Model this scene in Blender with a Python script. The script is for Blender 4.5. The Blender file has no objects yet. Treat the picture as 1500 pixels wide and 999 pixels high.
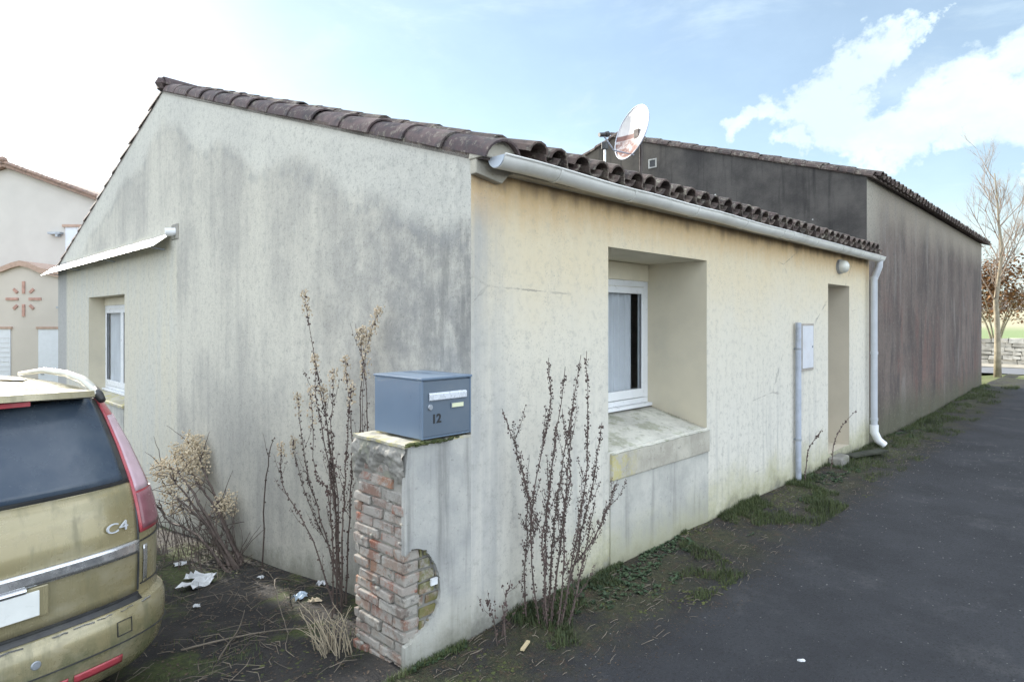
import bpy, math, random
from math import sin, cos, pi, radians, sqrt, atan2
from mathutils import Vector, Matrix, noise as mnoise
random.seed(12)
R = random.random
def rr(a, b): return a + (b - a) * R()
COL = bpy.context.scene.collection
# ------------------------------------------------------------------ frame
# "house frame": u runs along the lane wall, v along the gable, z up; its origin is the near corner of the house
CX, CY = -0.2323, 3.5768
ROT = radians(45.5)
D1 = Vector((cos(ROT), sin(ROT), 0)); D2 = Vector((-sin(ROT), cos(ROT), 0))
def W(u, v, z=0.0):
    return Vector((CX, CY, 0)) + D1 * u + D2 * v + Vector((0, 0, z))
def sm(a, b, x):
    t = max(0., min(1., (x - a) / (b - a))); return t * t * (3 - 2 * t)
def gz(u, v):
    """ground height in the house frame"""
    z = 0.0
    if v > 0:
        z -= 0.108 * min(v, 6) * sm(0, .5, v)
    if u < 0 and v > 0:
        z -= 0.015 * min(-u, 3) * sm(.3, 1.5, v)
    # the far end of the lane rises a little
    z += 0.16 * sm(9, 18, u) * (1 if v < 3 else 0)
    z += 0.02 * mnoise.noise(Vector((u * .9, v * .9, 0))) * (1 if v > .1 or v > -.6 else .3)
    return z
# ------------------------------------------------------------------ mesh builder
class MB:
    def __init__(s): s.v = []; s.f = []; s.m = []; s.mi = 0
    def add(s, vs, fs):
        n = len(s.v); s.v += [tuple(p) for p in vs]
        s.f += [tuple(i + n for i in f) for f in fs]; s.m += [s.mi] * len(fs)
    def quad(s, *p): s.add(p, [tuple(range(len(p)))])
    def box(s, a, b):
        x0, y0, z0 = a; x1, y1, z1 = b
        s.add([(x0,y0,z0),(x1,y0,z0),(x1,y1,z0),(x0,y1,z0),(x0,y0,z1),(x1,y0,z1),(x1,y1,z1),(x0,y1,z1)],
              [(0,3,2,1),(4,5,6,7),(0,1,5,4),(1,2,6,5),(2,3,7,6),(3,0,4,7)])
    def obox(s, c, ax, ay, az):
        c = Vector(c); ax = Vector(ax); ay = Vector(ay); az = Vector(az)
        P = [c - ax - ay - az, c + ax - ay - az, c + ax + ay - az, c - ax + ay - az, c - ax - ay + az, c + ax - ay + az, c + ax + ay + az, c - ax + ay + az]
        s.add(P, [(0,3,2,1),(4,5,6,7),(0,1,5,4),(1,2,6,5),(2,3,7,6),(3,0,4,7)])
    def tube(s, path, rad, n=6, cap=True):
        path = [Vector(p) for p in path]
        if not isinstance(rad, (list, tuple)): rad = [rad] * len(path)
        base = len(s.v); up = None; vs = []
        for i, p in enumerate(path):
            t = (path[min(i + 1, len(path) - 1)] - path[max(i - 1, 0)])
            if t.length < 1e-9: t = Vector((0, 0, 1))
            t.normalize()
            if up is None:
                up = Vector((1, 0, 0)) if abs(t.x) < .8 else Vector((0, 1, 0))
            a = (up - t * up.dot(t)); a.normalize(); b = t.cross(a); up = a
            for k in range(n):
                q = 2 * pi * k / n
                vs.append(p + (a * cos(q) + b * sin(q)) * rad[i])
        fs = []
        for i in range(len(path) - 1):
            for k in range(n):
                fs.append((i*n+k, i*n+(k+1)%n, (i+1)*n+(k+1)%n, (i+1)*n+k))
        if cap:
            fs.append(tuple(range(n))[::-1]); fs.append(tuple((len(path)-1)*n + k for k in range(n)))
        s.add(vs, fs)
    def lathe(s, prof, c=(0,0,0), ax=(0,0,1), n=24, sc=(1,1)):
        ax = Vector(ax).normalized(); h = Vector((1,0,0)) if abs(ax.x) < .8 else Vector((0,1,0))
        a = (h - ax * h.dot(ax)).normalized(); b = ax.cross(a); c = Vector(c); vs = []
        for r, z in prof:
            for k in range(n):
                q = 2*pi*k/n; vs.append(c + ax*z + a*(r*cos(q)*sc[0]) + b*(r*sin(q)*sc[1]))
        fs = [(i*n+k, i*n+(k+1)%n, (i+1)*n+(k+1)%n, (i+1)*n+k) for i in range(len(prof)-1) for k in range(n)]
        s.add(vs, fs)
    def prism(s, pts, off):
        """closed polygon pts (3d) swept by off"""
        off = Vector(off); n = len(pts); P = [Vector(p) for p in pts]
        s.add(P + [p + off for p in P], [tuple(range(n)), tuple(range(2*n-1, n-1, -1))] + [(i, i+n, (i+1)%n+n, (i+1)%n) for i in range(n)])
    def blob(s, c, r, sub=1, jit=.25, sq=(1,1,1)):
        ring = [(-1, 1)] ; n = 6; vs = []; c = Vector(c)
        lv = 4
        for i in range(1, lv):
            th = pi*i/lv
            for k in range(n):
                q = 2*pi*(k + .5*(i % 2))/n; j = 1 + jit*(R()-.5)*2
                vs.append(c + Vector((sin(th)*cos(q)*r*sq[0]*j, sin(th)*sin(q)*r*sq[1]*j, cos(th)*r*sq[2]*j)))
        vs.append(c + Vector((0,0,r*sq[2]))); vs.append(c - Vector((0,0,r*sq[2])))
        fs = []
        for i in range(lv-2):
            for k in range(n): fs.append((i*n+k, (i+1)*n+k, (i+1)*n+(k+1)%n, i*n+(k+1)%n))
        T = (lv-1)*n
        for k in range(n):
            fs.append((T, k, (k+1)%n)); fs.append((T+1, (lv-2)*n+(k+1)%n, (lv-2)*n+k))
        s.add(vs, fs)
    def build(s, name, mats, parent=None, smooth=False, org=None, rot=None, bevel=0, auto=None, solid=0, fix=True, merge=False):
        me = bpy.data.meshes.new(name); me.from_pydata(s.v, [], s.f)
        if not isinstance(mats, (list, tuple)): mats = [mats]
        for m in mats: me.materials.append(m)
        for p, i in zip(me.polygons, s.m): p.material_index = i
        if fix:
            import bmesh
            bm = bmesh.new(); bm.from_mesh(me)
            if merge: bmesh.ops.remove_doubles(bm, verts=bm.verts, dist=1e-5)
            bmesh.ops.recalc_face_normals(bm, faces=bm.faces)
            bm.to_mesh(me); bm.free()
        if smooth or auto:
            for p in me.polygons: p.use_smooth = True
        if auto: me.set_sharp_from_angle(angle=radians(auto))
        me.update()
        o = bpy.data.objects.new(name, me); COL.objects.link(o)
        if parent is not None: o.parent = parent
        elif org is not None:
            o.location = org; o.rotation_euler = (0, 0, ROT if rot is None else rot)
        if solid:
            m = o.modifiers.new('s', 'SOLIDIFY'); m.thickness = solid; m.offset = -1
        if bevel:
            m = o.modifiers.new('b', 'BEVEL'); m.width = bevel; m.segments = 2; m.limit_method = 'ANGLE'; m.angle_limit = radians(40)
        return o
def thing(name, label, cat, loc=None, rot=None, group=None):
    o = bpy.data.objects.new(name, None); COL.objects.link(o); o.empty_display_size = .2
    o.location = loc if loc is not None else W(0, 0); o.rotation_euler = (0, 0, ROT if rot is None else rot)
    return tag(o, label, cat, group)
def tag(o, label=None, cat=None, group=None, kind=None):
    if label: o['label'] = label
    if cat: o['category'] = cat
    if group: o['group'] = group
    if kind: o['kind'] = kind
    return o
O0 = W(0, 0)
# ------------------------------------------------------------------ material DSL
class G:
    def __init__(s, name):
        s.m = bpy.data.materials.new(name); s.m.use_nodes = True; s.t = s.m.node_tree
        s.t.nodes.clear(); s.out = s.t.nodes.new('ShaderNodeOutputMaterial')
        s.tc = s.t.nodes.new('ShaderNodeTexCoord'); s._xyz = None
    def lk(s, a, b): s.t.links.new(a, b)
    def setin(s, sock, val):
        if isinstance(val, bpy.types.NodeSocket): s.lk(val, sock)
        elif val is not None:
            if hasattr(sock, 'default_value'):
                try:
                    if sock.type == 'RGBA' and len(val) == 3: val = (*val, 1)
                except TypeError:
                    val = (val, val, val, 1) if sock.type == 'RGBA' else val
                sock.default_value = val
    def obj(s): return s.tc.outputs['Object']
    def xyz(s):
        if s._xyz is None:
            n = s.t.nodes.new('ShaderNodeSeparateXYZ'); s.lk(s.obj(), n.inputs[0]); s._xyz = n
        return s._xyz.outputs
    def scl(s, sc, loc=(0,0,0), vec=None):
        n = s.t.nodes.new('ShaderNodeMapping'); s.lk(vec or s.obj(), n.inputs[0])
        n.inputs['Scale'].default_value = sc; n.inputs['Location'].default_value = loc; return n.outputs[0]
    def noise(s, scale=5, detail=4, rough=.55, sc=None, loc=(0,0,0), dist=0, vec=None):
        n = s.t.nodes.new('ShaderNodeTexNoise'); n.inputs['Scale'].default_value = scale; n.inputs['Detail'].default_value = detail
        n.inputs['Roughness'].default_value = rough; n.inputs['Distortion'].default_value = dist
        s.lk(s.scl(sc or (1,1,1), loc, vec), n.inputs['Vector']); return n.outputs['Fac']
    def voro(s, scale=5, feature='F1', out='Distance', vec=None, sc=(1,1,1)):
        n = s.t.nodes.new('ShaderNodeTexVoronoi'); n.feature = feature; n.inputs['Scale'].default_value = scale
        s.lk(s.scl(sc, vec=vec), n.inputs['Vector']); return n.outputs[out]
    def ramp(s, x, *st):
        n = s.t.nodes.new('ShaderNodeValToRGB'); s.lk(x, n.inputs[0]); e = n.color_ramp.elements
        while len(e) < len(st): e.new(.5)
        for el, (p, c) in zip(e, st):
            el.position = p
            if not hasattr(c, '__len__'): c = (c, c, c)
            el.color = (*c, 1)
        return n.outputs[0]
    def rng(s, x, a, b, c=0., d=1.):
        n = s.t.nodes.new('ShaderNodeMapRange'); n.interpolation_type = 'SMOOTHSTEP'
        for i, q in enumerate((x, a, b, c, d)): s.setin(n.inputs[i], q)
        return n.outputs[0]
    def ma(s, op, a, b=None, c=None):
        n = s.t.nodes.new('ShaderNodeMath'); n.operation = op
        s.setin(n.inputs[0], a)
        if b is not None: s.setin(n.inputs[1], b)
        if c is not None: s.setin(n.inputs[2], c)
        return n.outputs[0]
    def mul(s, *a):
        r = a[0]
        for b in a[1:]: r = s.ma('MULTIPLY', r, b)
        return r
    def mix(s, a, b, f, mode='MIX'):
        n = s.t.nodes.new('ShaderNodeMix'); n.data_type = 'RGBA'; n.blend_type = mode
        s.setin(n.inputs[0], f); s.setin(n.inputs[6], a); s.setin(n.inputs[7], b); return n.outputs[2]
    def bump(s, h, st=.3, dist=.01):
        n = s.t.nodes.new('ShaderNodeBump'); n.inputs['Strength'].default_value = st; n.inputs['Distance'].default_value = dist
        s.lk(h, n.inputs['Height']); return n.outputs[0]
    def pbr(s, col, rough=.8, metal=0, bump=None, **k):
        n = s.t.nodes.new('ShaderNodeBsdfPrincipled'); s.setin(n.inputs['Base Color'], col); s.setin(n.inputs['Roughness'], rough)
        s.setin(n.inputs['Metallic'], metal)
        if bump is not None: s.lk(bump, n.inputs['Normal'])
        for kk, v in k.items(): s.setin(n.inputs[kk.replace('_', ' ')], v)
        s.lk(n.outputs[0], s.out.inputs[0]); s.bsdf = n; return s.m
def plain(name, col, rough=.6, metal=0, var=.12, scale=8, dirt=0, dirtcol=(.12,.11,.09), bst=.1, **k):
    g = G(name)
    n = g.noise(scale, 5)
    c = g.mix(tuple(x*(1-var) for x in col), tuple(min(1, x*(1+var)) for x in col), g.rng(n, .3, .7))
    if dirt: c = g.mix(c, dirtcol, g.mul(g.rng(g.noise(scale*.6, 8, .7, loc=(3,7,1)), .48, .75), dirt))
    r = g.rng(g.noise(scale*3, 3), .2, .8, max(0.02, rough-.12), min(1, rough+.1))
    return g.pbr(c, r, metal, g.bump(g.noise(scale*12, 4), bst, .002), **k)
# -------- plaster of the lane wall (house frame: x = u, y = v, z)
def mat_cream():
    g = G('cream_render'); x, y, z = g.xyz()
    n1 = g.noise(1.2, 6, .6); st = g.noise(1, 6, .6, sc=(9, 9, .55)); st2 = g.noise(1, 5, .6, sc=(28, 28, 1.6), loc=(4,4,0)); fine = g.noise(70, 4, .7)
    zz = g.ma('ADD', z, g.ma('MULTIPLY', g.ma('SUBTRACT', n1, .5), 1.1))
    c = g.mix((.64,.555,.39), (.62,.585,.49), g.rng(zz, 2.5, 1.6))
    c = g.mix(c, (.61,.59,.525), g.rng(zz, 1.9, .7))
    # grey washed streaks, stronger low down and towards the near corner
    low = g.rng(zz, 1.9, .1, .12, 1)
    c = g.mix(c, (.36,.365,.35), g.mul(g.rng(st, .46, .74), low, .75))
    c = g.mix(c, (.30,.31,.29), g.mul(g.rng(st2, .5, .8), low, .5))
    nearc = g.rng(g.ma('ADD', x, g.ma('MULTIPLY', n1, .6)), .75, .28)
    c = g.mix(c, (.36,.365,.36), g.mul(nearc, g.rng(st, .30, .62, .25, .85)))
    # wet dirt and algae at the foot
    zl = g.ma('ADD', z, g.ma('MULTIPLY', g.ma('SUBTRACT', g.noise(2.2, 6, .7, loc=(9,1,4)), .5), -.75))
    c = g.mix(c, (.33,.32,.15), g.mul(g.rng(zl, .5, .02), g.rng(x, .4, 1.2, .12, .7)))
    c = g.mix(c, (.12,.12,.10), g.mul(g.rng(zl, .20, -.08), .85))
    # rusty yellow run-off under the gutter
    top = g.ma('ADD', z, g.ma('MULTIPLY', g.ma('SUBTRACT', g.noise(1, 5, .6, sc=(5,5,1.2)), .5), .35))
    c = g.mix(c, (.58,.38,.17), g.mul(g.rng(top, 2.30, 2.62), .75))
    c = g.mix(c, (.16,.12,.08), g.mul(g.rng(top, 2.54, 2.68), .75))
    # fine speckle
    c = g.mix(c, (.22,.22,.20), g.mul(g.rng(fine, .56, .66), g.rng(g.noise(1.7, 3), .42, .6), .6))
    c = g.mix(c, (.72,.70,.62), g.mul(g.rng(g.noise(14, 5, .7, loc=(5,5,5)), .6, .8), .25))
    gr_ = g.noise(16, 10, .8, loc=(2,9,1)); c = g.mix(c, (.30,.295,.27), g.mul(g.rng(gr_, .50, .62), g.rng(z, 2.6, .8, .22, .5)))
    c = g.mix(c, (.68,.66,.57), g.mul(g.rng(gr_, .47, .38), .15))
    c = g.mix(c, (.15,.145,.13), g.mul(g.rng(g.voro(30), .12, .05), g.rng(g.noise(5, 3, loc=(3,3,3)), .5, .62), .55))
    # a few hairline cracks
    cr = g.voro(.55, 'DISTANCE_TO_EDGE', vec=g.scl((1,1,1.6), vec=g.obj()))
    ad = g.ma('ADD', cr, g.ma('MULTIPLY', g.ma('SUBTRACT', g.noise(7, 6, .7), .5), .05))
    ad = g.ma('ABSOLUTE', ad)
    c = g.mix(c, (.2,.19,.17), g.mul(g.rng(ad, .006, .0), g.rng(g.noise(1.1, 2, loc=(2,8,3)), .56, .66), .7))
    b = g.ma('ADD', g.mul(fine, .5), g.ma('ADD', g.noise(22, 5, .6), g.mul(g.noise(2.5, 3), 3)))
    return g.pbr(c, .9, 0, g.bump(b, .35, .006))
def mat_gable():
    g = G('weathered_gable_render'); x, y, z = g.xyz()
    n1 = g.noise(.8, 7, .62); st = g.noise(1, 6, .62, sc=(7, 7, .5)); st2 = g.noise(1, 5, .65, sc=(22,22,1.3), loc=(4,4,0)); fine = g.noise(60, 4, .7); mid = g.noise(5, 8, .7)
    c = g.mix((.385,.372,.335), (.54,.52,.45), g.rng(g.ma('ADD', g.mul(n1, .6), g.mul(st, .4)), .38, .6))
    c = g.mix(c, (.28,.28,.27), g.mul(g.rng(st, .48, .68), g.rng(n1, .60, .36), .42))
    c = g.mix(c, (.27,.28,.285), g.mul(g.rng(st2, .48, .78), g.rng(mid, .4, .7), .45))
    # dark mottling near the corner
    nearc = g.rng(g.ma('ADD', y, g.ma('MULTIPLY', g.ma('SUBTRACT', n1, .5), 3)), 2.2, .1)
    c = g.mix(c, (.23,.23,.225), g.mul(nearc, g.rng(mid, .36, .60), .65)); c = g.mix(c, (.15,.15,.145), g.mul(g.rng(y, .75, .1), g.rng(g.noise(1, 8, .7, sc=(9,9,1.6), loc=(2,2,2)), .42, .60), .6))
    c = g.mix(c, (.15,.155,.15), g.mul(g.rng(g.noise(26, 6, .75), .56, .7), g.rng(nearc, 0, 1, .2, 1), .55))
    # paler skim under the verge tiles
    up = g.ma('ADD', 2.735, g.mul(y, .322)); dn = g.ma('ADD', 4.47, g.mul(g.ma('SUBTRACT', y, 5.386), -.29))
    d = g.ma('SUBTRACT', g.ma('MINIMUM', up, dn), z)
    d2 = g.ma('ADD', d, g.ma('MULTIPLY', g.ma('SUBTRACT', g.noise(.9, 4, .5), .5), .7))
    c = g.mix(c, (.58,.575,.52), g.mul(g.rng(d2, .50, .30), .65))
    c = g.mix(c, (.26,.27,.27), g.mul(g.rng(g.ma('ABSOLUTE', g.ma('SUBTRACT', d2, .47)), .10, .0), g.rng(mid, .42, .62), .4))
    c = g.mix(c, (.30,.28,.24), g.mul(g.rng(d, .07, 0), .7))
    # newer cream render round the window under the canopy
    edge = g.ma('ADD', y, g.ma('MULTIPLY', g.ma('SUBTRACT', mid, .5), .05))
    box = g.mul(g.rng(edge, 4.86, 4.92), g.rng(z, 2.86, 2.80))
    cc = g.mix((.58,.55,.45), (.52,.515,.46), g.rng(g.ma('ADD', g.mul(st, .6), g.mul(n1, .4)), .4, .62))
    cc = g.mix(cc, (.40,.40,.36), g.mul(g.rng(z, .3, -.6), g.rng(st, .3, .6)))
    cc = g.mix(cc, (.36,.36,.35), g.rng(y, 10.4, 10.6))
    c = g.mix(c, cc, g.mul(box, .9))
    gr_ = g.noise(15, 10, .8, loc=(2,9,1)); c = g.mix(c, (.20,.20,.19), g.mul(g.rng(gr_, .50, .62), .34)); c = g.mix(c, (.62,.605,.54), g.mul(g.rng(gr_, .47, .38), .18))
    c = g.mix(c, (.12,.12,.115), g.mul(g.rng(g.voro(30), .14, .05), g.rng(g.noise(4, 3, loc=(3,3,3)), .48, .60), .6))
    zl = g.ma('ADD', g.ma('ADD', z, g.mul(y, .11)), g.ma('MULTIPLY', g.ma('SUBTRACT', mid, .5), -.5))
    c = g.mix(c, (.17,.17,.13), g.mul(g.rng(zl, .26, -.05), .75))
    c = g.mix(c, (.16,.16,.15), g.mul(g.rng(fine, .55, .66), .55))
    b = g.ma('ADD', g.mul(fine, .5), g.ma('ADD', g.noise(22, 5, .6), g.mul(g.noise(2.5, 3), 3)))
    return g.pbr(c, .92, 0, g.bump(b, .4, .006))
def mat_concrete(name, a, b, dark=(.14,.14,.125), st=.6, moss=.0, lich=0, foot=True, ft=.6):
    g = G(name); x, y, z = g.xyz()
    n1 = g.noise(2.5, 8, .65); s1 = g.noise(1, 6, .6, sc=(12,12,.8)); fine = g.noise(65, 4, .75)
    c = g.mix(a, b, g.rng(n1, .35, .65))
    c = g.mix(c, dark, g.mul(g.rng(s1, .48, .75), st))
    c = g.mix(c, dark, g.mul(g.rng(g.noise(24, 7, .75), .57, .68), .6))
    c = g.mix(c, (.62,.61,.57), g.mul(g.rng(g.voro(24), .14, .07), g.rng(g.noise(3, 2), .5, .7), .6))
    if foot:
        zl = g.ma('ADD', z, g.ma('MULTIPLY', g.ma('SUBTRACT', n1, .5), -.6))
        c = g.mix(c, (.28,.27,.13), g.mul(g.rng(zl, .42, .02), ft)); c = g.mix(c, (.10,.10,.07), g.mul(g.rng(zl, .15, -.1), .8))
    if moss: c = g.mix(c, (.11,.13,.035), g.mul(g.rng(g.noise(7, 6, .7, loc=(3,3,1)), .5, .62), moss))
    if lich: c = g.mix(c, (.48,.42,.12), g.mul(g.rng(g.noise(9, 8, .78, loc=(1.3,0,.4)), .46, .60), g.rng(x, 1.75, 1.45), lich))
    bb = g.ma('ADD', g.mul(fine, .6), g.ma('ADD', g.noise(18, 6, .65), g.mul(g.noise(2.5, 3), 2)))
    return g.pbr(c, .93, 0, g.bump(bb, .5, .008))
def mat_dark():
    g = G('blackened_gable_render')
    n1 = g.noise(1.6, 8, .65); c = g.mix((.050,.047,.045), (.105,.098,.090), g.rng(n1, .32, .66))
    c = g.mix(c, (.155,.13,.095), g.mul(g.rng(g.ma('ADD', g.xyz()[1], g.mul(n1, 2)), 3.6, 5.6), .5))
    c = g.mix(c, (.03,.028,.028), g.mul(g.rng(g.noise(1, 6, .6, sc=(9,9,.7)), .5, .7), .7))
    c = g.mix(c, (.2,.2,.19), g.mul(g.rng(g.noise(30, 6, .8), .63, .72), .5))
    c = g.mix(c, (.62,.62,.60), g.rng(g.ma('ADD', g.voro(1.9), g.mul(g.noise(9,3), .05)), .062, .048))
    return g.pbr(c, .95, 0, g.bump(g.noise(30, 6, .7), .6, .01))
def mat_brownwall():
    g = G('streaked_brown_render'); x, y, z = g.xyz()
    s1 = g.noise(1, 8, .62, sc=(1.6,1.6,.30), dist=.6); s2 = g.noise(1, 8, .7, sc=(3.6,3.6,.7), loc=(7,0,0), dist=.5); n1 = g.noise(.9, 9, .66); n2 = g.noise(4, 8, .72)
    c = g.mix((.074,.056,.050), (.150,.118,.102), g.rng(g.ma('ADD', g.mul(s1, .55), g.mul(n1, .45)), .38, .62))
    c = g.mix(c, (.15,.080,.066), g.mul(g.rng(g.noise(1, 7, .65, sc=(1.5,1.5,.45), loc=(3,3,3), dist=.5), .48, .62), g.rng(z, 2.8, 1.4), .6))
    c = g.mix(c, (.034,.029,.030), g.mul(g.rng(s2, .50, .66), .65)); c = g.mix(c, (.06,.055,.055), g.mul(g.rng(n2, .5, .66), .5))
    c = g.mix(c, (.30,.265,.215), g.mul(g.rng(g.ma('ADD', z, g.mul(n1, .8)), 3.35, 4.1), .85))
    c = g.mix(c, (.21,.195,.18), g.mul(g.rng(g.noise(1, 8, .66, sc=(2.2,2.2,.4), loc=(11,4,0), dist=.6), .55, .66), .45))
    c = g.mix(c, (.34,.32,.27), g.mul(g.rng(x, 1.0, .1), g.rng(z, 2.4, 3.2), .7))
    zl = g.ma('ADD', z, g.mul(n1, -.7))
    c = g.mix(c, (.075,.078,.045), g.mul(g.rng(zl, .45, -.25), .8))
    c = g.mix(c, (.05,.05,.048), g.mul(g.rng(g.noise(30, 5, .75), .53, .64), .6))
    c = g.mix(c, (.26,.24,.22), g.mul(g.rng(g.noise(16, 7, .8, loc=(8,8,8)), .55, .64), .5))
    return g.pbr(c, .93, 0, g.bump(g.ma('ADD', g.noise(30, 6, .7), g.mul(n1, 2)), .6, .012))
def mat_tiles(name, a, b, c2, lich=.4):
    g = G(name)
    isl = g.t.nodes.new('ShaderNodeNewGeometry').outputs['Random Per Island']
    c = g.mix(a, b, g.rng(isl, .1, .9)); c = g.mix(c, c2, g.mul(g.rng(g.noise(9, 7, .7), .42, .66), .8))
    c = g.mix(c, (.36,.34,.27), g.mul(g.rng(g.noise(16, 6, .8, loc=(1,4,2)), .52, .62), lich))
    c = g.mix(c, (.05,.05,.04), g.mul(g.rng(g.noise(5, 6, .75, loc=(6,4,2)), .52, .70), .7))
    return g.pbr(c, .9, 0, g.bump(g.noise(40, 5, .7), .5, .006))
def soil(g):
    n1 = g.noise(3.2, 8, .7); f = g.noise(38, 6, .78)
    c = g.mix((.014,.0135,.014), (.036,.033,.031), g.rng(n1, .35, .68))
    c = g.mix(c, (.07,.064,.056), g.mul(g.rng(f, .56, .72), .6))
    c = g.mix(c, (.26,.25,.22), g.mul(g.rng(g.voro(46), .13, .05), g.rng(g.noise(6, 2), .55, .75), .7))
    m = g.rng(g.noise(1.6, 7, .7, loc=(2,6,0)), .50, .62)
    return c, m, f
def mat_ground():
    g = G('yard_earth'); x, y, z = g.xyz(); c, m, f = soil(g)
    moss = g.mix((.035,.050,.012), (.075,.095,.022), g.rng(g.noise(26, 5, .7), .35, .65))
    near = g.mul(g.rng(y, .1, 1.0), g.rng(y, 9, 6))
    c = g.mix(c, moss, g.mul(m, near, .85))
    far = g.ma('MAXIMUM', g.rng(y, 12, 16), g.rng(x, 17.2, 17.6))
    grass = g.mix((.09,.12,.035), (.17,.17,.07), g.rng(g.noise(.7, 8, .7), .35, .65))
    c = g.mix(c, grass, far)
    return g.pbr(c, .96, 0, g.bump(g.ma('ADD', f, g.mul(g.noise(9, 5, .6), 2)), .8, .02))
def mat_lane():
    g = G('worn_lane_asphalt'); x, y, z = g.xyz(); sc_, m, f = soil(g)
    n = g.noise(1.1, 6, .6); fine = g.noise(120, 3, .8); ag = g.voro(95)
    c = g.mix((.022,.0235,.029), (.038,.040,.047), g.rng(n, .35, .66))
    c = g.mix(c, (.11,.11,.115), g.mul(g.rng(ag, .30, .10), g.rng(g.noise(14, 6, .7), .4, .6), .6)); c = g.mix(c, (.085,.085,.088), g.mul(g.rng(g.noise(1.6, 9, .75, loc=(4,8,2)), .52, .66), .45))
    c = g.mix(c, (.010,.010,.011), g.mul(g.rng(g.noise(60, 5, .8), .52, .62), .7))
    c = g.mix(c, (.30,.30,.28), g.mul(g.rng(g.voro(13), .045, .02), .5))
    edge = g.ma('ADD', y, g.ma('ADD', g.mul(g.ma('SUBTRACT', g.noise(1.8, 8, .72, loc=(1,2,3)), .5), 1.1), g.mul(g.ma('SUBTRACT', f, .5), .35)))
    moss = g.mix((.026,.030,.013), (.066,.068,.028), g.rng(g.noise(30, 7, .75), .38, .62))
    s2 = g.mix(sc_, moss, g.mul(g.rng(g.noise(2.2, 9, .78, loc=(2,6,0)), .42, .56), g.rng(y, -.95, -.3), .85))
    s2 = g.mix(s2, (.10,.055,.032), g.mul(g.rng(g.noise(12, 6, .8, loc=(4,4,4)), .54, .66), .55))
    c = g.mix(c, s2, g.mul(g.rng(edge, -.95, -.48), g.rng(y, 1.5, .5, 1, 1)))
    # the yard side (beyond the stub) keeps dusty asphalt
    bb = g.ma('ADD', g.mul(ag, .6), g.ma('ADD', fine, g.mul(n, 2)))
    return g.pbr(c, .9, 0, g.bump(bb, .9, .012))
def mat_brick(name, mossy=0):
    g = G(name); isl = g.t.nodes.new('ShaderNodeNewGeometry').outputs['Random Per Island']
    c = g.ramp(isl, (0, (.30,.10,.055)), (.3, (.17,.145,.125)), (.5, (.33,.16,.09)), (.62, (.24,.23,.21)), (.8, (.22,.12,.085)), (1, (.30,.27,.23)))
    c = g.mix(c, (.34,.33,.30), g.mul(g.rng(g.noise(9, 7, .75), .40, .56), .85))
    c = g.mix(c, (.07,.066,.06), g.mul(g.rng(g.noise(16, 7, .8, loc=(5,2,8)), .54, .68), .7))
    if mossy: c = g.mix(c, (.12,.12,.03), g.mul(g.rng(g.noise(8, 6, .7, loc=(2,2,9)), .36, .56), mossy))
    return g.pbr(c, .95, 0, g.bump(g.noise(45, 6, .75), .8, .008))
def mat_carpaint():
    g = G('dirty_olive_paint'); x, y, z = g.xyz()
    d = g.rng(g.noise(3.5, 8, .72, sc=(1,1,1.8)), .45, .68); st = g.rng(g.noise(1, 6, .65, sc=(16,16,1.6)), .46, .7)
    c = g.mix((.27,.232,.125), (.325,.288,.175), g.rng(g.noise(1.5, 3), .35, .65))
    c = g.mix(c, (.36,.335,.26), g.mul(d, .5)); c = g.mix(c, (.12,.12,.07), g.mul(st, g.rng(z, .2, .9, .75, .45)))
    c = g.mix(c, (.12,.13,.07), g.mul(g.rng(z, .62, .45), g.rng(g.noise(6, 7, .75), .42, .62), .7))
    r = g.rng(g.ma('ADD', d, st), .0, 1.4, .26, .62)
    return g.pbr(c, r, .25, g.bump(g.noise(90, 3, .8), .05, .001), Coat_Weight=g.rng(d, 0, 1, .6, .1), Coat_Roughness=.12)
M = {}
M['cream'] = mat_cream(); M['gable'] = mat_gable(); M['dark'] = mat_dark(); M['brown'] = mat_brownwall()
M['reveal'] = plain('cream_reveal_render', (.60,.55,.43), .9, var=.05, scale=2.5, dirt=.3, dirtcol=(.40,.39,.35), bst=.5)
M['doorreveal'] = plain('pale_door_reveal_render', (.50,.45,.36), .9, var=.05, scale=2.5, dirt=.2, dirtcol=(.4,.38,.34), bst=.4)
M['apron'] = mat_concrete('grey_infill_render', (.36,.36,.335), (.50,.495,.45), (.22,.22,.21), st=.75, lich=.0)
M['sill'] = mat_concrete('weathered_sill_mortar', (.34,.32,.27), (.48,.46,.39), (.16,.155,.14), st=.5, lich=.6, foot=False)
M['sill_top'] = mat_concrete('sill_top_mortar', (.42,.41,.36), (.58,.57,.50), (.12,.12,.11), st=.2, moss=.4, foot=False)
M['stub'] = mat_concrete('stub_wall_render', (.33,.335,.325), (.47,.465,.43), (.17,.17,.165), st=.8, foot=True, ft=.12)
M['mortar'] = mat_concrete('old_mortar', (.19,.185,.17), (.34,.325,.29), (.09,.09,.08), st=.3, moss=.25, foot=False)
M['brick'] = mat_brick('old_brick'); M['mossbrick'] = mat_brick('mossy_brick', .85)
M['tiles'] = mat_tiles('dark_canal_tiles', (.080,.055,.050), (.14,.105,.090), (.045,.041,.040), .55)
M['vergetiles'] = mat_tiles('verge_canal_tiles', (.080,.056,.058), (.125,.090,.088), (.050,.046,.050), .35)
M['tilecap'] = mat_concrete('verge_mortar', (.36,.34,.29), (.50,.47,.39), (.2,.18,.14), st=.3, foot=False)
M['ground'] = mat_ground(); M['lane'] = mat_lane()
M['zinc'] = plain('painted_gutter', (.70,.70,.67), .42, .0, .06, 3, dirt=.45, dirtcol=(.34,.34,.28), bst=.05)
M['zincpipe'] = plain('painted_downpipe', (.50,.53,.58), .4, .1, .08, 3, dirt=.5, dirtcol=(.26,.27,.27), bst=.05)
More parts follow.
